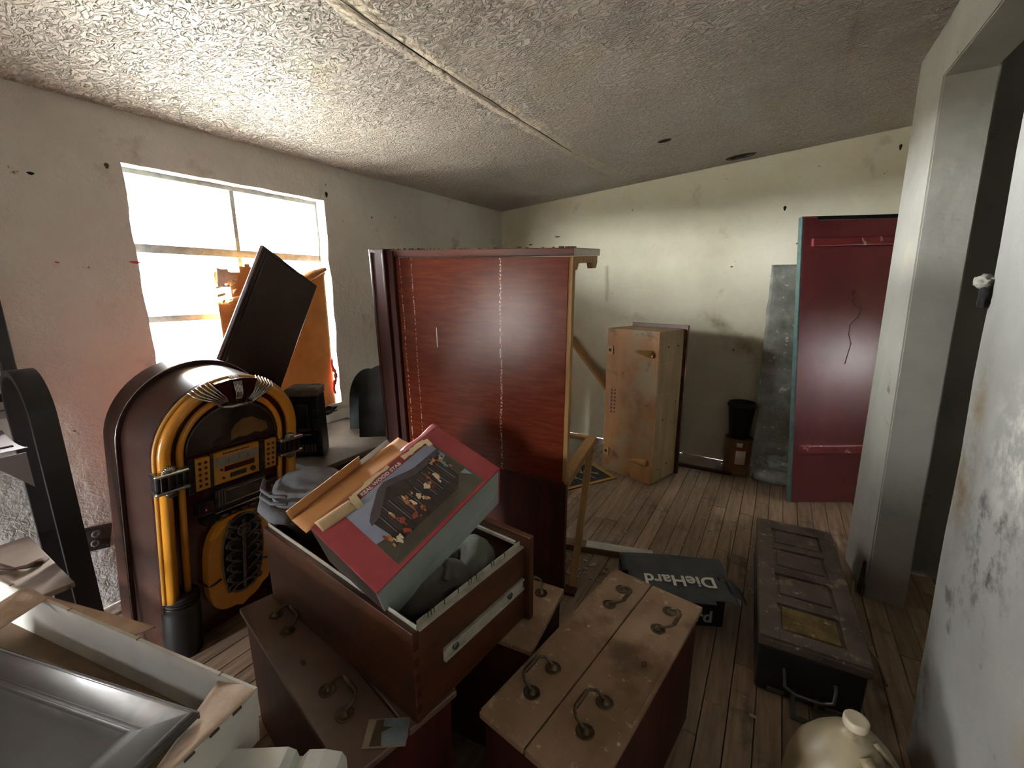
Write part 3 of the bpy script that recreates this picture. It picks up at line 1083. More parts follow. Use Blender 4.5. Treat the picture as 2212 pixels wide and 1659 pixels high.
# zinc hanging rails
boxes('hanging_rail', [((.004, tk, FH - .012), (FW - .004, tk + .003, FH + .012)), ((.004, tk + .003, FH - .012), (FW - .004, tk + .012, FH - .009))], 'white_metal', fdr, .0008)
rail = boxes('hanging_rail', [((FW - tk - .003, tk + .012, FH - .014), (FW - tk, FD - .022, FH + .010)), ((FW - tk, tk + .004, FH - .005), (FW + .002, FD - .022, FH - .002))], 'white_metal', fdr, .0008)
for k, yy in enumerate((.06, .07, .08, .115, .165, .205, .215, .235, .30, .31, .36)):
    box('file_slot', (FW - tk - .0045, yy, FH - .003), (FW - tk + .0006, yy + .0022, FH + .011), 'hole', rail, 0)
boxes('front_rail', [((.03, FD - .03, FH - .004), (FW - .03, FD - .021, FH + .006))], 'white_metal', fdr, .0008)
sl = boxes('slide_rail', [((FW, .09, .115), (FW + .010, FD - .03, .120)), ((FW, .09, .148), (FW + .010, FD - .03, .153)), ((FW, .09, .12), (FW + .003, FD - .03, .148))], 'white_metal', fdr, .0008)
for yy in (.13, .36):
    lathe('roller', [(0, 0), (.010, 0), (.010, .006), (.004, .007), (0, .007)], 'steel_dull', sl, 16, loc=(FW + .003, yy, .134), rot=(0, R(90), 0))
for k in range(5):
    box('dovetail', (FW - .0005, -.0005, .03 + .045 * k), (FW + .0012, tk, .052 + .045 * k), 'cherry_dark', fdr, .0005)

# ------------------------------------------------------------------ clothes in and behind the drawer
cl = thing('coat', 'dark crumpled coat stuffed in the open file drawer beside the tilted box', 'coat',
           (-.78, .80, .49), (0, 0, R(-5.9)))
blob('coat_body', (.24, .14, .08), 'coat', cl, amp=.2, freq=2.0, loc=(-.17, .03, .07), seed=2, fold=(.05, 9))


def cloth_tube(name, path, rad, material, parent, amp=.25, ridges=9, seed=0, n=36, m=40):
    """a stuffed, wrinkled length of cloth"""
    P = [Vector(p) for p in path]

    def at(t):
        f = t * (len(P) - 1)
        i = min(int(f), len(P) - 2)
        q = f - i
        a, b, c, d = P[max(i - 1, 0)], P[i], P[i + 1], P[min(i + 2, len(P) - 1)]
        return .5 * ((2 * b) + (c - a) * q + (2 * a - 5 * b + 4 * c - d) * q * q + (3 * b - a - 3 * c + d) * q ** 3)

    bm = bmesh.new()
    rings = []
    for i in range(m + 1):
        t = i / m
        p = at(t)
        d = (at(min(1, t + .01)) - at(max(0, t - .01))).normalized()
        s_ = d.cross(Vector((0, 0, 1))).normalized()
        u = s_.cross(d)
        f = t * (len(rad) - 1)
        k = min(int(f), len(rad) - 2)
        r0 = rad[k] + (rad[k + 1] - rad[k]) * (f - k)
        ring = []
        for j in range(n):
            a = 2 * math.pi * j / n
            q = Vector((math.cos(a) * 1.3, math.sin(a) * 1.3, t * ridges + seed * 3.3))
            w = 1 + amp * mnoise.noise(q) + amp * .55 * mnoise.noise(q * 2.3) + amp * .35 * math.sin(ridges * 5 * t + 2.5 * math.sin(a * 2 + seed))
            ring.append(bm.verts.new(p + (s_ * math.cos(a) * 1.15 + u * math.sin(a) * .85) * r0 * w))
        rings.append(ring)
    for A, B in zip(rings, rings[1:]):
        for j in range(n):
            bm.faces.new((A[j], A[(j + 1) % n], B[(j + 1) % n], B[j]))
    bm.faces.new(rings[0][::-1])
    bm.faces.new(rings[-1])
    return from_bm(name, bm, material, parent, smooth=True)


cloth_tube('sleeve', [(-.08, -.11, .08), (-.03, -.08, .14), (.015, -.01, .18), (.055, .06, .195), (.07, .11, .16)], [.045, .048, .052, .048, .03], 'coat', cl, .3, 3, 1)
cloth_tube('hood', [(-.10, .12, .12), (-.03, .165, .18), (.035, .17, .215), (.075, .12, .19), (.07, .03, .11)], [.04, .045, .045, .038, .03], 'olive', cl, .3, 2, 4)
tube('collar', [(.0, .035, .235), (.03, .05, .247), (.06, .04, .243), (.08, .01, .225)], .009, 'coat', cl, 10)
tube('button', [(-.05, -.10, .155), (-.05, -.10, .16)], .009, 'black_plastic', cl, 12)

gj = thing('jacket', 'grey denim jacket bunched up behind the torn box beside the jukebox', 'jacket', (-1.335, .845, .535), (0, 0, R(30)))
blob('jacket_body', (.165, .125, .125), 'denim', gj, amp=.16, freq=1.6, loc=(0, .02, .21), seed=6, fold=(.022, 7))
tube('cuff', [(-.145, -.03, .25), (-.13, -.075, .235), (-.085, -.105, .225), (-.03, -.115, .225)], .026, 'denim', gj, 14)
tube('seam', [(-.162, -.015, .31), (-.14, -.07, .30), (-.09, -.105, .295), (-.03, -.118, .30)], .006, 'denim', gj, 8)
tube('seam', [(-.165, -.015, .285), (-.143, -.073, .275), (-.09, -.108, .27), (-.03, -.12, .275)], .006, 'denim', gj, 8)

# ------------------------------------------------------------------ torn nativity set box
KB = 1.12
NP = Vector((-.6859, .5849, .7499 - 1.5)) * KB + Vector((0, 0, 1.5))
nb = thing('carton_box', 'torn red printed carton reading REAL WOOD STABLE tilted in the open drawer', 'box', NP, (R(20.85), R(-22.74), R(79.61)))
LX, LY, LZ = .4001 * KB, .2307 * KB, .1608 * KB
tb = .003
box('cover_panel', (0, 0, LZ - tb), (LX, LY, LZ), 'box_red', nb, .0008)
box('long_panel', (0, 0, .0), (LX, tb, LZ - tb), 'box_side_grey', nb, .0008)
box('end_panel', (0, tb, 0), (tb, LY, LZ - tb), 'box_dark', nb, .0008)
box('end_panel', (LX - tb, tb, 0), (LX, LY, LZ - tb), 'box_red', nb, .0008)
box('bottom_panel', (tb, tb, 0), (LX - tb, LY, tb), 'cardboard', nb, .0005)
boxes('edge_trim', [((0, -.0006, LZ - .006), (LX, .001, LZ + .0004)), ((LX - .006, -.0007, 0), (LX + .0004, .001, LZ))], 'box_red', nb, .0003)
tube('crease', [(0.06, -.0006, .03), (.16, -.0012, .062), (.30, -.0012, .066), (LX - .03, -.0008, .068)], .0012, 'box_side_grey', nb, 6)


def flat_poly(name, pts, z, material, parent, th=.0005):
    bm = bmesh.new()
    vs = [bm.verts.new((x * LX, y * LY, z)) for x, y in pts]
    f = bm.faces.new(vs)
    r = bmesh.ops.extrude_face_region(bm, geom=[f])
    bmesh.ops.translate(bm, verts=[g for g in r['geom'] if isinstance(g, bmesh.types.BMVert)], vec=(0, 0, th))
    bmesh.ops.triangulate(bm, faces=bm.faces[:])
    return from_bm(name, bm, material, parent)


pic = flat_poly('cover_picture', [(.17, .05), (.86, .05), (.86, .84), (.82, .88), (.17, .88)], LZ, 'box_sky', nb)
flat_poly('printed_border', [(.168, .045), (.865, .045), (.865, .06), (.168, .06)], LZ + .0004, 'box_green', pic)
flat_poly('printed_border', [(.855, .045), (.866, .045), (.866, .80), (.855, .80)], LZ + .0004, 'box_green', pic)
flat_poly('printed_ground', [(.17, .06), (.855, .06), (.855, .18), (.80, .34), (.70, .25), (.4, .22), (.30, .30), (.17, .36)], LZ + .0004, 'box_ground', pic)
flat_poly('printed_stable', [(.26, .28), (.30, .20), (.72, .18), (.80, .30), (.80, .58), (.83, .70), (.60, .70), (.44, .82), (.30, .62), (.24, .58)], LZ + .0008, 'box_dark', pic)
flat_poly('printed_roof', [(.235, .60), (.225, .54), (.29, .56), (.45, .78), (.62, .66), (.84, .66), (.855, .74), (.66, .745), (.62, .76), (.46, .86), (.40, .83), (.27, .66)], LZ + .0012, 'box_roof', pic)
for k in range(30):
    xx = .29 + .0175 * k
    flat_poly('printed_slat', [(xx, .30), (xx + .0025, .30), (xx + .0025, .60 + .05 * math.sin(k * .35)), (xx, .60 + .05 * math.sin(k * .35))], LZ + .0012, 'box_side_grey' if k % 3 == 0 else 'box_roof', pic)
flat_poly('printed_hill', [(.80, .30), (.855, .30), (.855, .60), (.80, .56)], LZ + .0009, 'box_ground', pic)
figs = [(.24, .30, .022, .09, 'box_skin'), (.27, .22, .02, .07, 'box_cream'), (.33, .25, .022, .06, 'box_rust'), (.36, .36, .03, .06, 'box_rust'),
        (.345, .47, .014, .05, 'box_skin'), (.43, .30, .028, .06, 'box_rust'), (.46, .47, .022, .12, 'box_skin'), (.48, .42, .016, .08, 'box_cream'),
        (.53, .44, .026, .06, 'box_cream'), (.55, .36, .022, .05, 'box_skin'), (.515, .52, .014, .035, 'box_skin'), (.61, .46, .032, .06, 'box_cream'),
        (.64, .42, .02, .04, 'box_rust'), (.66, .55, .014, .04, 'box_rust'), (.70, .48, .018, .09, 'box_cream'), (.69, .56, .012, .03, 'box_skin'),
        (.77, .66, .03, .05, 'box_skin'), (.81, .60, .022, .05, 'box_skin'), (.80, .52, .02, .09, 'box_teal'), (.49, .30, .03, .045, 'box_rust')]
rf = random.Random(21)
fine = []
for (fx, fy, rx, ry, mm) in figs:
    fine.append((fx, fy, rx * .62, ry * .62, mm))
    for q in range(4):
        fine.append((fx + rf.uniform(-1, 1) * rx * .9, fy + rf.uniform(-1, 1) * ry * .9, rx * rf.uniform(.2, .45), ry * rf.uniform(.2, .45),
                     rf.choice((mm, mm, 'box_cream', 'box_rust', 'box_dark', 'box_skin', 'box_dark'))))
for k, (fx, fy, rx, ry, mm) in enumerate(fine):
    pts = [(fx + rx * (1 + .3 * math.sin(3 * a + k)) * math.cos(a), fy + ry * (1 + .3 * math.cos(2 * a + k * 2)) * math.sin(a)) for a in [2 * math.pi * q / 10 for q in range(10)]]
    flat_poly('printed_figure', pts, LZ + .0016 + .0002 * (k % 5), mm, pic)
band = flat_poly('title_band', [(.30, .885), (.78, .885), (.78, .935), (.30, .955)], LZ + .0003, 'box_red', nb)
text('title_text', 'REAL WOOD STAB', LY * .062, 'print_white', nb, (.315 * LX, .893 * LY, LZ + .0012), (0, 0, 0), .0003, .0004, sx=.98, spacing=1.05)
# ragged torn paper along the opened edge
rnd = random.Random(4)


def ragged(x0, x1, ya, yb, n):
    lo = [(x0 + (x1 - x0) * i / n, ya + rnd.uniform(-.01, .012)) for i in range(n + 1)]
    hi = [(x0 + (x1 - x0) * i / n, yb + rnd.uniform(-.016, .016)) for i in range(n + 1)]
    return lo + hi[::-1]


flat_poly('torn_paper', ragged(.28, .56, .955, 1.0, 10), LZ + .0012, 'tape', nb, .0008)
flat_poly('torn_paper', ragged(.66, .85, .90, .965, 9), LZ + .0014, 'tape', nb, .0008)
flat_poly('torn_paper', [(.245, .80), (.285, .80), (.30, .96), (.26, .99), (.24, .9)], LZ + .002, 'tape', nb, .001)
flat_poly('torn_paper', [(.835, .83), (.865, .82), (.875, .93), (.84, .945)], LZ + .002, 'tape', nb, .001)
flat_poly('loose_cover', [(.28, .87), (.58, .87), (.60, .80), (.56, .76), (.44, .74), (.30, .80)], LZ + .0004, 'box_sky', nb, .0002)
sheet('curled_flap', lambda u, v: ((.03 + .21 * u) * LX, (.86 + .13 * v - .05 * u) * LY, LZ + .004 + .012 * math.sin(v * 2.4)), 12, 6, 'cardboard_pale', nb, .002)
# opened flap of bare card
sheet('open_flap', lambda u, v: ((-.03 + .82 * u) * LX, (1.0 + .30 * v) * LY, LZ - .004 - .02 * v + .004 * math.sin(u * 5)), 16, 6, 'cardboard', nb, .003)
sheet('flap_lip', lambda u, v: ((-.03 + (.50 + .02 * v) * u) * LX, (1.30 + .035 * v) * LY, LZ - .024 + .030 * v), 10, 3, 'cardboard', nb, .003)
sheet('flap_liner', lambda u, v: ((.10 + .62 * u) * LX, (1.30 + .05 * v) * LY, LZ - .027 + .008 * v), 10, 3, 'white_card', nb, .002)
sheet('red_tab', lambda u, v: ((.70 + .31 * u) * LX, (.97 + .10 * v) * LY, LZ - .002 - .006 * v + .004 * math.sin(9 * u)), 12, 4, 'box_red', nb, .003)
box('side_panel_inner', (tb, LY - tb, 0), (LX - tb, LY, LZ - .03), 'cardboard', nb, .0005)

# photo card on the smooth unit
pc = thing('photo_card', 'small faded photo card lying by the handle of the smooth drawer front', 'photo', (-.688, .555, .4625), (0, 0, R(35)))
box('card', (-.05, -.035, 0), (.05, .035, .0012), 'photo_edge', pc, 0)
prism('photo_area', [(-.034, 0), (.048, 0), (.048, .0004), (-.034, .0004)], -.032, .032, 'photo_blue', pc, loc=(0, 0, .0012))
bm = bmesh.new()
vs = [bm.verts.new(q) for q in ((-.034, -.032, .002), (-.006, -.032, .002), (-.012, .0, .002), (.012, .012, .002), (-.01, .014, .002), (-.012, .032, .002), (-.03, .032, .002))]
bm.faces.new(vs)
from_bm('photo_shape', bm, 'photo_dark', pc)

# ------------------------------------------------------------------ jukebox
jb = thing('jukebox', 'wooden arched jukebox with amber tubes and chrome clamps beside the window', 'jukebox',
           (-1.9716, .5394, .0), (R(7.2789), R(2.0377), R(93.7025)))
JW, JH, CX, CZ = .5714, 1.1732, .2857, .887


def arch(r, z0, n=28, cxx=CX, czz=CZ):
    return [(cxx - r, z0)] + [(cxx - r * math.cos(math.pi * i / n), czz + r * math.sin(math.pi * i / n)) for i in range(n + 1)] + [(cxx + r, z0)]


o = prism('cabinet', arch(.283, .0), .028, .30, 'juke_brown', jb, .006)
auto_smooth(o)
o = prism('rear_housing', arch(.30, .0), .245, .335, 'juke_brown', jb, .006)
auto_smooth(o)
o = prism('front_panel', arch(.284, .02), .008, .03, 'juke_maroon', jb, .004)
auto_smooth(o)
tube('housing_seam', [(x, .243, z) for x, z in arch(.2985, .02)], .0025, 'chrome', jb, 6)


def arch3(r, z0, y):
    return [(x, y, z) for x, z in arch(r, z0, 36)]


tube('outer_tube', arch3(.256, .28, -.004), .0215, 'amber', jb, 16)
tube('outer_rib', arch3(.281, .28, .004), .008, 'amber_rib', jb, 10)
tube('inner_tube', arch3(.2015, .28, .0), .0125, 'amber', jb, 12)
# column bases
for s in (0, 1):
    x0 = .006 if s == 0 else JW - .126
    bm = bmesh.new()
    pr = [(.066, 0), (.068, .01), (.066, .22), (.061, .245), (.064, .25), (.061, .258), (.063, .264), (.059, .273), (.062, .279), (.058, .29), (.055, .295), (0, .295)]
    bm_lathe(bm, [(0, 0)] + pr, 28, cx=x0 + .06, cy=.018)
    from_bm('column_base', bm, 'black_plastic', jb, smooth=True)
    tube('base_ring', [(x0 + .06 + .0645 * math.cos(a), .018 + .0645 * math.sin(a), .252) for a in [2 * math.pi * k / 28 for k in range(28)]], .0015, 'dark_chrome', jb, 6, True)
    tube('base_ring', [(x0 + .06 + .0635 * math.cos(a), .018 + .0635 * math.sin(a), .266) for a in [2 * math.pi * k / 28 for k in range(28)]], .0015, 'dark_chrome', jb, 6, True)
    tube('base_ring', [(x0 + .06 + .0625 * math.cos(a), .018 + .0625 * math.sin(a), .280) for a in [2 * math.pi * k / 28 for k in range(28)]], .0015, 'dark_chrome', jb, 6, True)
    # clamp
    cxx = .044 if s == 0 else JW - .044
    cl_ = box('clamp', (cxx - .052, -.028, .778), (cxx + .052, .012, .842), 'black_plastic', jb, .010, seg=3)
    for zz in (.766, .836):
        boxes('clamp_band', [((cxx - .058, -.036, zz), (cxx + .060, .016, zz + .016))], 'chrome', cl_, .0075)
    for xx in (-.034, -.012, .012, .036):
        box('clamp_rib', (cxx + xx - .004, -.033, .78), (cxx + xx + .004, -.02, .84), 'dark_chrome', cl_, .002)
    bm = bmesh.new()
    for k in range(9):
        a = math.pi * (.1 + .8 * k / 8)
        bm_tube(bm, [(cxx - .008 * (1 if s == 0 else -1), -.034, .850), (cxx - .008 + .012 * math.cos(a), -.036, .852 + .012 * math.sin(a)), (cxx - .008 + .026 * math.cos(a), -.026, .850 + .026 * math.sin(a))], [.002, .004, .003], 6)
    from_bm('clamp_fan', bm, 'chrome', cl_, smooth=True)
    blob('clamp_drop', (.022, .014, .016), 'dark_chrome', cl_, amp=.05, freq=1, loc=(cxx - .004, -.028, .762), sub=2)
# chrome crown
cr = prism('crown_block', [(CX + r * math.sin(a), CZ + r * math.cos(a)) for r, a in
                           [(.283, -.30 + .075 * k) for k in range(9)]] + [(CX + .19 * math.sin(a), CZ + .19 * math.cos(a)) for a in [.28 - .07 * k for k in range(9)]],
           -.034, .01, 'juke_maroon', jb, .004)
bm = bmesh.new()
for (a0, spread, r0) in ((-.36, .13, 1), (0.0, .055, 1), (.36, .13, 1)):
    for k in range(6):
        t = (k - 2.5) / 2.5
        aout = a0 * 1.25 + spread * t
        ain = a0 * .62 + .05 * t
        p0 = Vector((CX + .180 * math.sin(ain), -.030, CZ + .180 * math.cos(ain)))
        p1 = Vector((CX + .225 * math.sin((ain + aout) / 2), -.048, CZ + .225 * math.cos((ain + aout) / 2)))
        p2 = Vector((CX + .270 * math.sin(aout), -.034, CZ + .270 * math.cos(aout)))
        p3 = Vector((CX + .291 * math.sin(aout * 1.03), .0, CZ + .291 * math.cos(aout * 1.03)))
        bm_tube(bm, [p0, p1, p2, p3], [.0038, .0038, .0034, .0025], 7)
bm_tube(bm, [(CX - .06, -.036, CZ + .178), (CX - .03, -.042, CZ + .174), (CX, -.044, CZ + .176), (CX + .03, -.042, CZ + .174), (CX + .06, -.036, CZ + .178)], .006, 8)
for s in (-1, 1):
    bm_tube(bm, [(CX + s * .05, -.036, CZ + .176), (CX + s * .075, -.038, CZ + .186), (CX + s * .085, -.036, CZ + .200), (CX + s * .072, -.034, CZ + .205)], .0055, 8)
from_bm('crown_ribs', bm, 'chrome', cr, smooth=True)
# dome window
dome = prism('dome_window', [(CX - .180 * math.cos(math.pi * i / 30), .886 + .172 * math.sin(math.pi * i / 30)) for i in range(31)], -.004, .010, 'glass_dark', jb, .003)
tube('dome_trim', [(CX - .182 * math.cos(math.pi * i / 30), -.003, .884 + .174 * math.sin(math.pi * i / 30)) for i in range(31)], .004, 'dark_chrome', dome, 8, True)
prism('dome_scene', [(.27, .90), (.30, .91), (.33, .905), (.37, .915), (.40, .905), (.43, .915), (.42, .95), (.39, .965), (.36, .985), (.32, .985), (.29, .965), (.272, .94)], -.0055, -.003, 'dome_art', dome)
prism('dome_scene', [(.20, .895), (.255, .895), (.26, .915), (.245, .93), (.22, .925), (.20, .91)], -.0058, -.003, 'dark_chrome', dome)
# control panels
for x0 in (.132, .414):
    pn = box('button_panel', (x0, -.006, .722), (x0 + .054, .010, .858), 'amber_rib', jb, .002)
    for a in range(2):
        for b in range(5):
            lathe('button', [(0, 0), (.0062, 0), (.0058, .003), (0, .0038)], 'button_red', pn, 12, loc=(x0 + .016 + .022 * a, -.006, .742 + .024 * b), rot=(R(90), 0, 0))
for x0, w in ((.106, .025), (.187, .012), (.388, .025), (.4685, .010)):
    box('panel_strip', (x0, -.008, .715), (x0 + w, .010, .865), 'dark_chrome', jb, .002)
rd = box('radio_panel', (.2, -.006, .722), (.387, .010, .862), 'amber_rib', jb, .002)
box('dial_strip', (.205, -.009, .802), (.382, -.004, .84), 'silver', rd, .001)
for xx in (.255, .30, .335):
    box('dial_mark', (xx, -.0096, .812), (xx + .002, -.0088, .828), 'black_plastic', rd, 0)
boxes('brand_line', [((.235 + .011 * k, -.0072, .850), (.243 + .011 * k, -.0055, .8555)) for k in range(10)], 'black_plastic', rd, 0)
box('dial_window', (.240, -.009, .772), (.365, -.004, .794), 'button_red', rd, .001)
box('display', (.262, -.009, .738), (.330, -.004, .758), 'glass_dark', rd, .001)
lathe('dial_knob', [(0, 0), (.012, 0), (.011, .006), (0, .007)], 'dark_chrome', rd, 16, loc=(.358, -.006, .748), rot=(R(90), 0, 0))
lathe('dial_knob', [(0, 0), (.006, 0), (.005, .006), (0, .007)], 'dark_chrome', rd, 16, loc=(.228, -.006, .784), rot=(R(90), 0, 0))
lathe('dial_knob', [(0, 0), (.006, 0), (.005, .005), (0, .006)], 'button_red', rd, 16, loc=(.236, -.006, .745), rot=(R(90), 0, 0))
tr_ = box('title_rack', (.193, -.020, .628), (.406, .012, .704), 'dark_chrome', jb, .003)
box('rack_glass', (.236, -.023, .638), (.394, -.019, .694), 'glass_dark', tr_, .001)
boxes('rack_trim', [((.232, -.026, .634), (.398, -.020, .639)), ((.232, -.026, .693), (.398, -.020, .698)), ((.203, -.025, .63), (.208, -.019, .702)), ((.214, -.025, .63), (.219, -.019, .702)), ((.225, -.025, .63), (.230, -.019, .702))], 'chrome', tr_, .001)
for x0, x1 in ((.133, .192), (.408, .472)):
    cb = box('coin_box', (x0, -.014, .607), (x1, .010, .665), 'dark_chrome', jb, .003)
    box('coin_face', (x0 + .008, -.017, .615), (x1 - .008, -.013, .657), 'juke_maroon', cb, .001)
    lathe('coin_lock', [(0, 0), (.006, 0), (.005, .004), (0, .005)], 'chrome', cb, 12, loc=((x0 + x1) / 2 - .004, -.017, .636), rot=(R(90), 0, 0))
box('chrome_sill', (.193, -.018, .598), (.472, .010, .606), 'chrome', jb, .002)
box('slotted_foot', (.150, -.010, .56), (.215, .012, .598), 'black_plastic', jb, .002)
for xx in (.232, .272, .312, .352, .392):
    blob('knob', (.017, .014, .012), 'dark_chrome', jb, amp=.03, freq=1, loc=(xx, -.012, .578), sub=2)


def sup(cxx, czz, rx, rz, n=40, e=.72):
    out = []
    for i in range(n):
        a = 2 * math.pi * i / n
        c, s = math.cos(a), math.sin(a)
        out.append((cxx + rx * math.copysign(abs(c) ** e, c), czz + rz * math.copysign(abs(s) ** e, s)))
    return out


gf = prism('grille_frame', sup(CX, .335, .140, .232), -.034, .012, 'amber', jb, .018)
auto_smooth(gf, 50)
prism('grille_cloth', sup(CX + .004, .375, .088, .192, e=.85), -.040, -.03, 'grille_black', gf, .002)
tube('grille_trim', [(x, -.040, z) for x, z in sup(CX + .004, .375, .088, .192, e=.85)], .004, 'filigree', gf, 8, True)
tube('frame_band', [(CX - .141, .0, .285), (CX - .141, -.03, .283), (CX - .125, -.038, .282), (CX - .09, -.038, .295)], .004, 'dark_chrome', gf, 8)
tube('frame_band', [(CX + .141, .0, .285), (CX + .141, -.03, .283), (CX + .125, -.038, .282), (CX + .09, -.038, .295)], .004, 'dark_chrome', gf, 8)
bm = bmesh.new()


def scroll(px, pz, s, turn, size, ang):
    pts = []
    for i in range(16):
        t = i / 15
        a = ang + s * turn * t * t
        px += size * math.cos(a) * (1 - .6 * t) / 10
        pz += size * math.sin(a) * (1 - .6 * t) / 10
        pts.append((px, -.044 - .004 * math.sin(t * 3), pz))
    bm_tube(bm, pts, [.0032 + .002 * math.sin(i / 15 * math.pi) for i in range(16)], 6)


for s in (-1, 1):
    for k in range(6):
        z = .225 + .055 * k
        scroll(CX + .004 + s * .006, z, -s, 5.2, .10, math.pi / 2 - s * 1.0)
        scroll(CX + .004 + s * .02, z + .02, s, 4.2, .075, math.pi / 2 - s * 1.35)
for k in range(3):
    bm_tube(bm, [(CX + .004 + .005 * math.sin(z * 60 + k * 2.1), -.046, z) for z in [.20 + .015 * i for i in range(24)]], .003, 6)
bm_tube(bm, [(CX + .004 + (.026) * math.cos(a), -.047, .495 + .026 * math.sin(a)) for a in [2 * math.pi * k / 18 for k in range(18)]], .0035, 6, True)
for k in range(6):
    a = math.pi * k / 6
    bm_tube(bm, [(CX + .004 + .024 * math.cos(a), -.048, .495 + .024 * math.sin(a)), (CX + .004 - .024 * math.cos(a), -.048, .495 - .024 * math.sin(a))], .0022, 5)
bm_tube(bm, [(CX + .004 + .05 * math.cos(a), -.046, .215 + .022 * math.sin(a)) for a in [2 * math.pi * k / 18 for k in range(18)]], .006, 7, True)
from_bm('filigree', bm, 'filigree', gf, smooth=True)

# ------------------------------------------------------------------ low table with tool case and smoked covers
lt = thing('low_table', 'low dusty dark table against the window wall behind the jukebox', 'table', (-2.27, 1.60, 0))
box('table_top', (-.325, -.345, .555), (.325, .36, .58), 'table_top', lt, .004)
boxes('apron', [((-.30, -.32, .40), (.312, -.30, .555)), ((.29, -.30, .40), (.312, .34, .555)), ((-.30, .32, .40), (.29, .34, .555))], 'black_plastic', lt, .002)
box('pull', (.312, -.03, .50), (.322, .07, .508), 'steel_dull', lt, .002)
for sx_ in (-.30, .265):
    for sy_ in (-.32, .295):
        box('leg', (sx_ + .002, sy_ + .022, 0), (sx_ + .040, sy_ + .045, .40), 'black_plastic', lt, .002)

tcx = thing('tool_case', 'upright black ribbed plastic tool case standing on the low table', 'tool case', (-2.185, 1.395, .581), (0, 0, R(40)))
TW, TD, THH = .165, .135, .385
box('case_body', (-TW / 2, -TD / 2, 0), (TW / 2, TD / 2, THH - .045), 'black_plastic', tcx, .008, seg=3)
lid = box('case_lid', (-TW / 2 - .003, -TD / 2 - .003, THH - .043), (TW / 2 + .003, TD / 2 + .003, THH), 'dusty_black', tcx, .008, seg=3)
boxes('lid_rib', [((-TW / 2 + .012, -TD / 2 + .01, THH - .001), (-TW / 2 + .05, -TD / 2 + .03, THH + .006)), ((TW / 2 - .05, -TD / 2 + .01, THH - .001), (TW / 2 - .012, -TD / 2 + .03, THH + .006)),
                  ((-TW / 2 + .06, -TD / 2 + .02, THH - .001), (TW / 2 - .06, TD / 2 - .02, THH + .004)), ((-TW / 2 + .012, TD / 2 - .03, THH - .001), (TW / 2 - .012, TD / 2 - .012, THH + .005))], 'dusty_black', lid, .002)
boxes('case_rib', [((-TW / 2 + .008 + .125 * k, -TD / 2 - .008, .02), (-TW / 2 + .034 + .125 * k, -TD / 2, THH - .05)) for k in range(2)], 'black_plastic', tcx, .003)
box('latch', (-.026, -TD / 2 - .014, .17), (.026, -TD / 2, .30), 'black_plastic', tcx, .004)
boxes('latch_lip', [((-.03, -TD / 2 - .018, .155), (.03, -TD / 2, .165)), ((-.03, -TD / 2 - .018, .128), (.03, -TD / 2, .136))], 'dusty_black', tcx, .001)
boxes('grip_rib', [((-TW / 2 + .012 + .016 * k, -TD / 2 - .006, .03), (-TW / 2 + .020 + .016 * k, -TD / 2, .075)) for k in range(9)], 'dusty_black', tcx, .001)
boxes('corner_tab', [((TW / 2 - .028, -TD / 2 - .009, .10 + .055 * k), (TW / 2 - .004, -TD / 2, .106 + .055 * k)) for k in range(4)], 'dusty_black', tcx, .001)


def shield(name, label, loc, rz, w, h):
    pts = [(-w / 2, 0)] + [(-w / 2 + w * (.5 - .5 * math.cos(math.pi * i / 16)) * .98, h * (.35 + .65 * math.sin(math.pi * (.06 + .88 * i / 16)))) for i in range(17)] + [(w / 2, 0)]
    bm = bmesh.new()
    bm_prism(bm, pts, -.002, .002)
    o_ = from_bm(name, bm, 'smoke', None, loc, (R(-10), 0, rz))
    return tag(o_, label, 'plastic cover')


shield('smoked_cover', 'rounded smoked plastic cover leaning on the wall left of the hutch', (-2.24, 1.865, .582), R(35), .26, .40)
shield('smoked_cover', 'larger smoked plastic cover half hidden behind the hutch pilaster', (-2.04, 1.80, .582), R(35), .30, .45)

# ------------------------------------------------------------------ window-side boards
cbw = thing('cardboard_sheet', 'torn brown cardboard sheet standing in the window opening', 'cardboard', (-2.615, 1.555, .70))


def card_keep(u, v):
    y, z = -.335 + .67 * u, .96 * v
    edge = .93 + .015 * math.sin(u * 30) + (-.02 if u < .2 else 0) + .02 * math.sin(u * 7)
    if v > edge:
        return False
    d = math.hypot((u - .04) / .075, (v - .80) / .055)
    return d > 1


sheet('card', lambda u, v: (.012 * math.sin(u * 3) + (.05 * max(0, v - .9) * 8 * max(0, u - .6) * 2.5), -.335 + .67 * u, .96 * v), 46, 60, 'card_lit', cbw, .004, keep=card_keep)
for k in range(9):
    a = k * .7
    sheet('torn_curl', lambda u, v, a=a, k=k: (.012 + .010 * math.sin(3 * v), -.30 + .045 * math.cos(a) + (.02 + .012 * (k % 3)) * u, .765 + .07 * math.sin(a) * .9 + .018 * v + .01 * u), 4, 4, 'cardboard_pale', cbw, .0015)
sheet('peeled_corner', lambda u, v: (.02 + .02 * v, -.335 + .10 * u, .80 + .10 * v - .03 * u * v), 8, 8, 'carton_torn', cbw, .002, keep=lambda u, v: u + .4 * math.sin(v * 7) < .8)
tube('rolled_corner', [(.03, .17, .855), (.035, .24, .88), (.03, .33, .915)], [.030, .026, .012], 'cardboard', cbw, 14)

leaf = thing('table_leaf', 'dark brown table leaf leaning diagonally across the window behind the jukebox', 'board',
             (-2.2608, .8486, .814), (R(10.0), R(25.37), R(112)))
LFW, LFT, LFH = .4649, .024, 1.0013
box('leaf_board', (0, 0, 0), (LFW, LFT, LFH), 'leaf_dark', leaf, .004)
for x0 in (.012, .030):
    box('edge_moulding', (x0, -.004, .006), (x0 + .010, .002, LFH - .006), 'leaf_dark', leaf, .002)
box('end_moulding', (.006, -.004, LFH - .02), (LFW - .006, .002, LFH - .008), 'leaf_dark', leaf, .002)

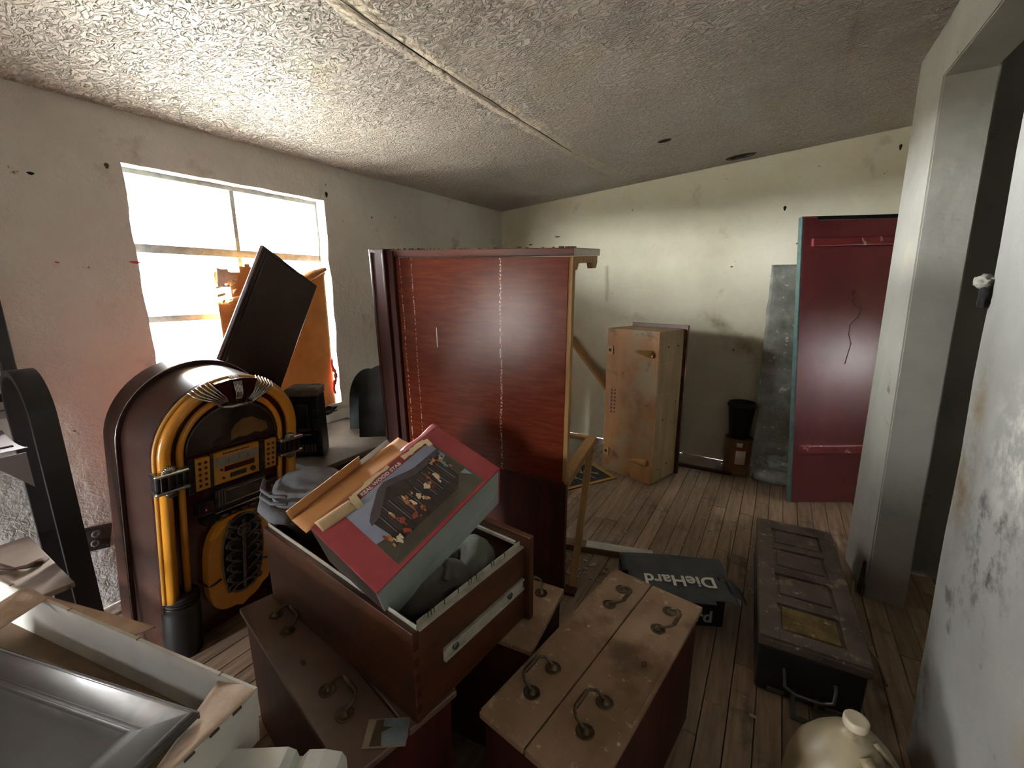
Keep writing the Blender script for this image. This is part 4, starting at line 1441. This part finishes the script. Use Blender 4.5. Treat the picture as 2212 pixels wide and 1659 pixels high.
rb = sheet('paint_streak', lambda u, v: (XL + .002 + .004 * math.sin(u * 3.1), 1.905 - .03 * u - .012 * math.sin(v * 9), .76 + .26 * v), 5, 24, 'red_tape', None, .002,
           keep=lambda u, v: abs(u - .5) < .15 + .35 * math.sin(math.pi * v) * (1 + .3 * math.sin(v * 40)))
tag(rb, 'faded red streak hanging at the lower right window edge', 'ribbon')
# broken plaster hole low beside the window
bm = bmesh.new()
ring = [bm.verts.new((XL + .0015, 1.83 + .055 * (1 + .3 * math.sin(5 * a)) * math.cos(a), .665 + .028 * (1 + .3 * math.cos(3 * a)) * math.sin(a))) for a in [2 * math.pi * k / 20 for k in range(20)]]
bm.faces.new(ring)
wl = bpy.data.objects['wall_left']
from_bm('plaster_hole', bm, 'hole', wl)
for k in range(4):
    tube('lath_splinter', [(XL + .006, 1.78 + .02 * k, .655 + .008 * math.sin(k * 3)), (XL + .012, 1.82 + .02 * k, .668 + .006 * k * (-1) ** k)], .004, 'lath', wl, 6)
for (yy, zz, ry, rz, mm) in ((1.955, 2.085, .010, .018, 'hole'), (.60, 1.94, .011, .006, 'hole'), (.845, 2.02, .008, .012, 'lath'), (.885, 1.612, .022, .006, 'red_tape'), (2.32, 1.99, .006, .008, 'lath'), (.62, 1.60, .008, .004, 'red_tape')):
    bm = bmesh.new()
    bm.faces.new([bm.verts.new((XL + .001, yy + ry * (1 + .25 * math.sin(3 * a)) * math.cos(a), zz + rz * math.sin(a))) for a in [2 * math.pi * k / 12 for k in range(12)]])
    from_bm('wall_mark', bm, mm, wl)
wb = bpy.data.objects['wall_back']
for (xx, zz, rx, rz, mm) in ((-.06, 2.08, .010, .018, 'hole'), (-1.95, 1.98, .03, .006, 'lath'), (-2.25, 1.92, .02, .006, 'lath'), (.56, 2.41, .008, .02, 'hole'), (-.38, 1.66, .01, .006, 'lath'), (.05, 1.82, .008, .006, 'lath')):
    bm = bmesh.new()
    bm.faces.new([bm.verts.new((xx + rx * (1 + .25 * math.sin(3 * a)) * math.cos(a), YB - .001, zz + rz * math.sin(a))) for a in [2 * math.pi * k / 12 for k in range(12)]])
    from_bm('wall_mark', bm, mm, wb)

# wall outlet
ot = thing('wall_outlet', 'grimy square double wall outlet low on the window wall left of jukebox', 'outlet', (XL + .001, .545, .36), (R(-12), 0, 0))
box('plate', (0, -.055, -.058), (.008, .055, .058), 'outlet_plate', ot, .004)
for zz in (-.022, .022):
    lathe('socket', [(0, 0), (.0175, 0), (.0165, .003), (.008, .0035), (.007, .002), (0, .002)], 'outlet_face', ot, 20, loc=(.008, 0, zz), rot=(0, R(90), 0))
for yy in (-.043, .043):
    lathe('screw', [(0, 0), (.004, 0), (.003, .002), (0, .002)], 'steel_dull', ot, 10, loc=(.008, yy, .045 if yy < 0 else -.045), rot=(0, R(90), 0))

# clear tube fixed on back wall
ct = tube('plastic_tube', [(-1.432, YB - .017, 1.69), (-1.418, YB - .017, 1.37)], .013, 'clear', None, 14)
tag(ct, 'short clear plastic tube fixed upright on the back wall beside the hutch top', 'tube')

# ------------------------------------------------------------------ drawer box standing on end
db = thing('wooden_drawer_box', 'tall pine drawer box standing on end with stubby cone feet sticking out', 'wooden box',
           (-1.1445, 3.3499, .003), (0, R(-.4), R(-17.69)))
BW, BD, BH = .4574, .3487, 1.18
box('face_board', (0, 0, 0), (BW, .018, BH), 'box_wood', db, .002)
for i in range(5):
    z0 = BH * i / 5
    box('side_plank', (BW - .018, .018, z0 + (.001 if i else 0)), (BW, BD, z0 + BH / 5 - .0005), 'box_side', db, .0015)
box('side_board', (0, .018, 0), (.018, BD, BH), 'box_side', db, .002)
box('top_board', (.018, .018, BH - .018), (BW - .018, BD, BH), 'box_wood', db, .002)
box('bottom_board', (.018, .018, 0), (BW - .018, BD, .018), 'box_wood', db, .002)
box('drawer_face', (-.01, BD, .0), (BW + .028, BD + .022, BH + .028), 'walnut', db, .003)
for zz in (.165, BH - .17):
    lathe('cone_foot', [(0, 0), (.028, 0), (.027, .02), (.018, .075), (.010, .115), (.008, .125), (0, .127)], 'light_wood', db, 18, loc=(BW - .055, 0, zz), rot=(R(78), 0, R(-42)))
    pl_ = box('foot_block', (.012, -.010, zz - .035), (.064, 0, zz + .035), 'light_wood', db, .002)
    lathe('socket_hole', [(0, 0), (.013, 0), (.012, .002), (0, .0015)], 'hole', pl_, 14, loc=(.037, -.0102, zz), rot=(R(90), 0, 0))
boxes('stamp_mark', [((.058 + .03 * c, -.0006, .50 + .03 * k + .006 * c), (.072 + .03 * c, 0, .518 + .03 * k + .004 * (k % 2))) for c in range(2) for k in range(7)], 'cherry_dark', db, 0)
for (yy, zz) in ((.13, 1.06), (.27, 1.06), (.10, .10), (.22, .12), (.29, .62), (.12, .50)):
    lathe('dowel_hole', [(0, 0), (.008, 0), (.007, .0015), (0, .001)], 'hole', db, 10, loc=(BW, yy, zz), rot=(0, R(90), 0))

# plank leaning behind
pk = thing('leaning_plank', 'brown plank leaning diagonally on the back wall between hutch and wooden box', 'plank', (-.85, 3.93, .012), (0, 0, 0))
o = slat('plank_board', (0, 0, 0), (-.92, .07, 1.01), .11, .025, 'light_wood', pk)
# flat picture on the floor
rg = thing('framed_panel', 'flat dark panel with yellow border on the floor beside the wooden box', 'panel', (-1.217, 2.80, .001), (0, 0, R(57.9)))
box('panel_board', (0, 0, 0), (.472, .36, .008), 'rug_dark', rg, .001)
for lo, hi in (((0, 0, .008), (.472, .028, .012)), ((.444, .028, .008), (.472, .36, .012)), ((0, .332, .008), (.444, .36, .012)), ((0, .028, .008), (.028, .332, .012))):
    box('border_strip', lo, hi, 'rug_yellow', rg, .001)
for k in range(6):
    a = k * 1.05
    sheet('motif', lambda u, v, a=a, k=k: (.24 + .10 * math.cos(a) + .10 * (u - .5) * math.cos(a * 2), .18 + .075 * math.sin(a) + .03 * (v - .5) + .04 * math.sin(u * 5 + k), .0095), 8, 2, 'rug_pale', rg, .001)

# lumber lying on the floor
lb = thing('floor_board', 'whitewashed length of lumber lying on floor behind the hutch leg', 'board', (-.93, 2.10, .002), (0, 0, R(15)))
box('board_side', (0, 0, 0), (.50, .075, .035), 'lumber', lb, .002)
box('board_white_face', (.13, .004, .035), (.50, .072, .038), 'lumber_white', lb, .001)

# ------------------------------------------------------------------ battery carton
dh = thing('battery_carton', 'black battery carton with faded open flap reading DieHard upside down', 'carton', (-.462, 1.740, .002), (0, 0, R(25)))
CW, CD, CH = .44, .20, .178
for lo, hi in (((0, 0, 0), (CW, .004, CH)), ((0, CD - .004, 0), (CW, CD, CH)), ((0, .004, 0), (.004, CD - .004, CH)), ((CW - .004, .004, 0), (CW, CD - .004, CH)), ((.004, .004, 0), (CW - .004, CD - .004, .004))):
    box('carton_wall', lo, hi, 'diehard_box', dh, 0)


def flap_z(u, v):
    return CH + .006 + .028 * v + .004 * math.sin(5 * u)


flp = sheet('top_flap', lambda u, v: (.0 + .465 * u + .012 * v * u, -.088 + .292 * v, flap_z(u, v)), 20, 12, 'diehard_flap', dh, .003,
            keep=lambda u, v: not (u < .06 and v < .62) and not (u > .9 and .46 < v < .58) and v > .02 + .03 * math.sin(u * 9))
sheet('side_flap', lambda u, v: (.455 + .07 * v, -.02 + .17 * u, CH + .02 - .06 * v + .012 * math.sin(4 * u)), 8, 6, 'diehard_flap', dh, .003)
text('flap_lettering', 'DieHard', .088, 'print_white', dh, (.405, .060, flap_z(.5, .42) + .0052), (R(-5.5), 0, R(180)), .0006, .002, sx=1.02)
text('front_lettering', 'DieHard', .082, 'print_grey', dh, (.10, -.0012, .022), (R(90), 0, 0), .0006, .002, sx=1.02)

# ------------------------------------------------------------------ red door, grey sheet, bucket on can
rdr = thing('red_door', 'red painted plank door with two cleats leaning on the back wall', 'door', (.208, 3.462, .003), (0, 0, R(29)))
rdr.rotation_euler = Euler((R(-7.2), R(-1.2), R(29)))
DW, DH, DT = .66, 1.975, .04
box('door_slab', (.012, 0, 0), (DW, DT, DH - .012), 'door_red', rdr, .003)
box('edge_strip', (0, .0, 0), (.012, DT, DH), 'teal', rdr, .003)
box('top_edge', (.10, -.002, DH - .03), (DW, DT, DH), 'black_plastic', rdr, .004)
box('top_corner', (.012, -.001, DH - .012), (.10, DT, DH), 'door_red_trim', rdr, .003)
for zz in (.385, 1.80):
    box('cleat', (.045 + (.02 if zz > 1 else 0), -.024, zz - .028), (DW - .03, 0, zz + .028), 'door_red_trim', rdr, .006)
tube('crack_line', [(.36, -.001, 1.48), (.345, -.001, 1.44), (.37, -.001, 1.38), (.42, -.001, 1.36), (.40, -.001, 1.30), (.35, -.001, 1.25), (.345, -.001, 1.18), (.365, -.001, 1.12), (.345, -.001, 1.04), (.33, -.001, .98)], .003, 'cherry_dark', rdr, 6)

gs = thing('mottled_sheet', 'mottled grey insulation sheet standing behind the left edge of the red door', 'sheet', (-.062, 3.80, .004), (0, 0, 0))


def sheet_fn(u, v):
    z = 1.66 * v
    return (.56 * u + .012 * mnoise.noise(Vector((v * 12, 1, 0))) * (1 if u < .05 else 0) - .035 * v, .215 * v + .008 * math.sin(u * 9 + v * 5) + .006 * math.sin(v * 23), z)


sheet('sheet_body', sheet_fn, 26, 60, 'sheet_grey', gs, .012)
tube('rolled_foot', [(.03, -.055, .055), (.1, -.06, .057), (.25, -.062, .055), (.36, -.058, .057)], [.045, .056, .053, .05], 'sheet_grey', gs, 16)
blob('crumpled_foot', (.13, .045, .07), 'sheet_grey', gs, amp=.5, freq=3, loc=(.17, -.02, .15), seed=9, sub=4)

can = thing('metal_can', 'rusty brown metal can with paper label under the black bucket', 'can', (-.172, 3.86, .003))
lathe('can_body', [(0, 0), (.098, 0), (.102, .006), (.099, .014), (.099, .10), (.102, .105), (.099, .11), (.099, .255), (.102, .26), (.099, .265), (.099, .29), (.103, .297), (.094, .30), (.09, .294), (0, .294)], 'can_rust', can, 32)
sheet('can_label_edge', lambda u, v: (.1005 * math.cos(-1.75 + .95 * u), .1005 * math.sin(-1.75 + .95 * u), .085 + .145 * v), 10, 1, 'label_red', can, .001)
sheet('can_label', lambda u, v: (.1022 * math.cos(-1.65 + .75 * u), .1022 * math.sin(-1.65 + .75 * u), .095 + .115 * v), 10, 1, 'label_white', can, .001)
sheet('can_label', lambda u, v: (.1012 * math.cos(-1.65 + .45 * u), .1012 * math.sin(-1.65 + .45 * u), .24 + .035 * v), 10, 1, 'label_white', can, .001)
bk = thing('bucket', 'small black plastic bucket stacked on top of the rusty can', 'bucket', (-.178, 3.865, .304))
lathe('bucket_body', [(0, 0), (.070, 0), (.073, .004), (.098, .255), (.106, .258), (.107, .275), (.100, .278), (.099, .29), (.093, .292), (.090, .285), (.066, .012), (0, .010)], 'bucket', bk, 36)
# flat lid and skirting on the floor by the back wall
fl_ = thing('flat_box_lid', 'pale flat carton lid on the floor by the back wall near can', 'lid', (-.62, 3.80, .022), (R(8), 0, R(-6)))
box('lid_panel', (0, 0, 0), (.30, .15, .006), 'shelf_board', fl_, .001)
box('lid_edge', (0, -.004, -.018), (.30, 0, .006), 'carton_torn', fl_, .001)
sk = thing('loose_skirting', 'dark loose skirting plank on floor in front of back wall', 'plank', (-.62, 3.72, .002), (0, 0, R(2)))
box('skirting_board', (0, 0, 0), (.43, .04, .016), 'cherry_dark', sk, .002)

# ------------------------------------------------------------------ panelled trunk
tk_ = thing('trunk', 'long dark panelled trunk with end handle and steel latch near the post', 'trunk', (.075, 1.66, .003), (0, 0, R(3)))
UW, UL, UH = .325, .93, .245
box('trunk_body', (0, 0, 0), (UW, UL, UH - .045), 'trunk_body', tk_, .012, seg=3)
lidb = box('trunk_lid', (-.008, -.010, UH - .045), (UW + .008, UL + .010, UH - .010), 'trunk_lid', tk_, .006)
fx0, fx1 = .058, UW - .058
rows = [(.05, .21), (.27, .43), (.49, .65), (.70, .85)]
lst = [((-.006, -.008, UH - .011), (fx0, UL + .008, UH)), ((fx1, -.008, UH - .011), (UW + .006, UL + .008, UH))]
ys = [-.008] + [q for r_ in rows for q in r_] + [UL + .008]
for a, b in zip(ys[0::2], ys[1::2]):
    lst.append(((fx0, a, UH - .011), (fx1, b, UH)))
boxes('lid_frame', lst, 'trunk_lid', lidb, .0015)
for i, (a, b) in enumerate(rows):
    box('lid_panel', (fx0 + .014, a + .014, UH - .012), (fx1 - .014, b - .014, UH - .003), 'trunk_dirt' if i == 0 else 'trunk_lid', lidb, .004)
tube('end_handle', [(.085, -.012, .135), (.085, -.03, .125), (.090, -.040, .085), (.12, -.042, .068), (.20, -.042, .068), (.235, -.040, .085), (.238, -.03, .125), (.238, -.012, .135)], .006, 'steel_dull', tk_, 10)
boxes('latch', [((.115, -.075, .004), (.13, -.012, .012)), ((.185, -.075, .004), (.20, -.012, .012)), ((.115, -.088, .004), (.20, -.07, .012)), ((.115, -.022, .004), (.13, -.012, .06)), ((.185, -.022, .004), (.20, -.012, .06))], 'steel_dull', tk_, .002)
boxes('strap_plate', [((.04, -.014, .02), (.095, -.009, .035)), ((.22, -.014, .02), (.285, -.009, .035))], 'steel_dull', tk_, .001)

# sticks beside the trunk
st = thing('wooden_stick', 'thin wooden stick with cross wires standing between carton and trunk', 'stick', (-.085, 2.30, .002))
tube('stick', [(0, 0, 0), (-.004, .03, .13), (-.006, .06, .25)], .006, 'wire', st, 8)
for k in range(4):
    tube('cross_wire', [(-.055, .02 + .004 * k, .10 + .014 * k), (.0, .02, .105 + .012 * k), (.085, .03, .085 + .013 * k)], .002, 'wire', st, 6)
wd = thing('wire_hook', 'thin bent wire lying on the floor behind the jug by the post', 'wire', (.42, 2.0, .004))
tube('wire_strand', [(.0, .28, .20), (.0, .24, .03), (.03, .17, .006), (.08, .05, .006), (.09, -.08, .006)], .005, 'wire', wd, 8)

# ------------------------------------------------------------------ plastic jug
jg = thing('plastic_jug', 'stained off-white plastic jug with round cap beside the right wall', 'jug', (.278, 1.20, .001), (0, 0, R(20)))
lathe('jug_body', [(0, 0), (.10, 0), (.122, .012), (.128, .04), (.130, .20), (.126, .26), (.112, .315), (.088, .355), (.062, .385), (.038, .402), (.024, .41), (.023, .425), (0, .425)], 'jug', jg, 36, sx=1.05, sy=.9)
lathe('jug_cap', [(0, 0), (.026, 0), (.027, .003), (.027, .019), (.025, .022), (.019, .021), (0, .020)], 'jug_cap', jg, 28, loc=(0, 0, .424))
tube('jug_handle', [(.0, -.055, .392), (.01, -.088, .37), (.015, -.117, .33), (.012, -.128, .28), (.0, -.125, .22)], [.014, .017, .018, .017, .014], 'jug', jg, 12)
tube('jug_ridge', [(.036, -.02, .402), (.07, -.055, .372), (.10, -.075, .32), (.115, -.075, .26)], .007, 'jug', jg, 8)

# ------------------------------------------------------------------ black shelf rack at left
rk = thing('metal_rack', 'black steel rack with arched end strap and dirty shelves at the left', 'rack', (0, 0, 0))
bm = bmesh.new()
pth = [(-2.15, 0), (-2.15, 1.04)] + [(-2.325 + .175 * math.cos(a), 1.04 + .17 * math.sin(a)) for a in [math.pi * k / 14 for k in range(1, 14)]] + [(-2.50, 1.04), (-2.50, 0)]
prev = None
cxr = -2.325
for (x, z) in pth:
    d = Vector((x - cxr, 0, max(0, z - 1.04)))
    nrm = d.normalized() if z >= 1.04 else Vector((math.copysign(1, x - cxr), 0, 0))
    yo = .36
    p = Vector((x, 0, z))
    ring = [bm.verts.new(p + Vector((0, yo, 0))), bm.verts.new(p + Vector((0, yo + .068, 0))), bm.verts.new(p - nrm * .022 + Vector((0, yo + .068, 0))), bm.verts.new(p - nrm * .022 + Vector((0, yo, 0)))]
    if prev:
        for k in range(4):
            bm.faces.new((prev[k], prev[(k + 1) % 4], ring[(k + 1) % 4], ring[k]))
    else:
        bm.faces.new(ring)
    prev = ring
bm.faces.new(prev[::-1])
o = from_bm('end_strap', bm, 'black_metal', rk)
auto_smooth(o, 40)
box('rear_post', (-2.575, .385, 0), (-2.53, .425, 2.05), 'black_metal', rk, .003)
box('rear_post', (-2.575, -.35, 0), (-2.53, -.31, 2.05), 'black_metal', rk, .003)
box('front_post', (-2.19, -.35, 0), (-2.15, -.31, 1.1), 'black_metal', rk, .003)
sp = sheet('upper_plate', lambda u, v: (-2.50 + .34 * u, -.32 + .66 * v, .955 + .018 * (2 * u - 1) ** 2 - .01), 8, 2, 'grey_plate', rk, .004)
box('plate_slot', (-2.28, .285, .948), (-2.265, .325, .9515), 'hole', rk, 0)
prism('gusset', [(0, 0), (.10, 0), (.10, -.13)], -.003, .003, 'grey_plate', rk, loc=(-2.20, .24, .935), rot=(0, 0, R(90)))
box('upper_bar', (-2.53, -.31, 1.07), (-2.505, .385, 1.10), 'black_metal', rk, .002)
box('upper_bar', (-2.56, -.31, 1.00), (-2.53, .385, 1.03), 'grey_plate', rk, .002)
shb = box('lower_shelf', (-2.49, -.34, .50), (-1.95, .335, .52), 'shelf_board', rk, .003)
box('lower_shelf', (-2.49, -.34, .28), (-1.80, .335, .30), 'shelf_board', rk, .003)
bm = bmesh.new()
pts = [(-2.22 + .05 * math.sin(k * .9), -.30 + .026 * k, .53 + .006 * math.sin(k * 2.3)) for k in range(25)]
bm_tube(bm, pts, [.009 + .005 * math.sin(k * 1.7) for k in range(25)], 7)
bm_tube(bm, [(p_[0] + .03 * math.sin(i), p_[1], p_[2]) for i, p_ in enumerate(pts[8:20])], .007, 6)
o = from_bm('old_rope', bm, 'chain', None, smooth=True)
tag(o, 'frayed brown rope lying across the lower shelf of the rack', 'rope')

# ------------------------------------------------------------------ carton, grey panel and foam in the foreground
sc_ = thing('support_crate', 'plain dark crate under the white carton in the lower left corner', 'crate', (-1.25, .05, 0), (0, 0, R(11)))
boxes('crate_walls', [((-.30, -.10, 0), (.30, -.085, .575)), ((-.30, .085, 0), (.30, .10, .575)), ((-.30, -.085, 0), (-.285, .085, .575)), ((.285, -.085, 0), (.30, .085, .575))], 'cherry_dark', sc_, .002)
wc = thing('white_carton', 'open shallow white carton with torn corners in the lower left foreground', 'carton', (-.825, .345, .58), (0, 0, R(191)))
# local x runs away to the left along the rear edge, local y toward the camera
CWL, CWD, CWH = 1.05, .46, .12
box('carton_floor', (.004, .004, 0), (CWL, CWD, .004), 'carton_in', wc, 0)
rw = hexa('rear_wall', [(0, 0, 0), (CWL, 0, 0), (CWL, .006, 0), (0, .006, 0), (.0, -.012, CWH), (CWL, -.012, CWH), (CWL, -.004, CWH), (.0, -.004, CWH)], 'white_card', wc, .001)
hexa('end_wall', [(0, .006, 0), (.006, .006, 0), (.006, CWD, 0), (0, CWD, 0), (-.006, -.004, CWH), (.002, -.004, CWH), (.002, CWD, CWH), (-.006, CWD, CWH)], 'white_card', wc, .001)
box('front_wall', (0, CWD, 0), (CWL, CWD + .006, CWH - .01), 'white_card', wc, .001)
sheet('corner_flap', lambda u, v: (-.004 + .11 * u * (1 - v * .75), -.004 + .20 * v, CWH + .002 + .004 * math.sin(u * 5) - .012 * u), 8, 8, 'carton_torn', wc, .002)
sheet('far_flap', lambda u, v: (.74 + .13 * u, -.008 + .10 * v * (1 - .2 * u), CWH + .006 - .02 * v + .01 * math.sin(u * 4)), 10, 6, 'carton_torn', wc, .003)
sheet('outer_flap', lambda u, v: (.42 + .42 * u, -.014 - .055 * v * (1 - u * .6), CWH - .014 - .018 * v), 10, 3, 'carton_torn', wc, .003)
boxes('staple_dash', [((-.0075, .03 + .045 * k, CWH - .004), (-.0055, .048 + .045 * k, CWH + .001)) for k in range(8)], 'lath', wc, 0)
boxes('score_line', [((.10 + .27 * k, -.0125, CWH - .001), (.103 + .27 * k, -.003, CWH + .0008)) for k in range(4)], 'carton_in', wc, 0)

gp = thing('grey_panel', 'glossy grey moulded cabinet door resting on the white carton', 'cabinet door', (-.853, .262, .7035), (0, 0, R(196)))
GL, GD = .95, .34
bm = bmesh.new()
# stepped panel: outer bevel, raised frame, recessed field
loops = [(0, 0, 0), (0, 0, .012), (.010, .010, .020), (.060, .055, .020), (.070, .065, .0255), (.078, .073, .0255), (.092, .086, .019)]
rings = []
for (ix, iy, z) in loops:
    rings.append([bm.verts.new(q) for q in ((ix, iy, z), (GL - ix, iy, z), (GL - ix, GD - iy, z), (ix, GD - iy, z))])
bm.faces.new(rings[0][::-1])
for A, B in zip(rings, rings[1:]):
    for k in range(4):
        bm.faces.new((A[k], A[(k + 1) % 4], B[(k + 1) % 4], B[k]))
bm.faces.new(rings[-1])
bmesh.ops.bevel(bm, geom=[e for e in bm.edges], offset=.0018, segments=2, affect='EDGES')
o = from_bm('moulded_panel', bm, 'grey_gloss', gp)
auto_smooth(o, 50)
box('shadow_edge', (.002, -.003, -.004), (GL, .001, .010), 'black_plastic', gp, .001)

fm = thing('foam_block', 'white moulded foam packing block at the bottom edge near the photo card', 'foam block', (-.635, .305, .0), (0, 0, R(33)))
box('foam_body', (-.20, -.20, 0), (.06, .09, .60), 'foam', fm, .008, seg=3)
prism('foam_ridge', [(-.20, 0), (-.03, 0), (-.035, .02), (-.05, .028), (-.18, .026), (-.195, .018)], -.20, .085, 'foam', fm, .004, loc=(0, 0, .597))
prism('foam_ridge', [(-.028, 0), (.058, 0), (.052, .012), (.02, .020), (-.01, .020)], -.20, .085, 'foam', fm, .004, loc=(0, 0, .597))

# ------------------------------------------------------------------ crumbs of plaster on floor and units
bm = bmesh.new()
rnd = random.Random(11)
for k in range(260):
    x, y = rnd.uniform(-.78, .42), rnd.uniform(1.5, 3.2)
    if (x > .04 and 1.6 < y < 2.65) or (-.5 < x < .02 and y < 2.3) or (x < -.55 and y < 2.2) or (x > .1 and y > 3.1):
        continue
    s = rnd.choice((.003, .004, .006, .01))
    bm_box(bm, (x, y, 0), (x + s * rnd.uniform(1, 2.5), y + s * rnd.uniform(.8, 2), s * .5), 0)
for k in range(46):
    x, y = rnd.gauss(-.79, .09), rnd.gauss(2.03, .06)
    s = rnd.uniform(.006, .016)
    bm_box(bm, (x, y, 0), (x + s * 1.5, y + s, s * .6), 0)
o = from_bm('plaster_crumbs', bm, 'debris')
o['kind'] = 'stuff'
tag(o, 'small plaster crumbs and straw scattered over the plank floor', 'debris')
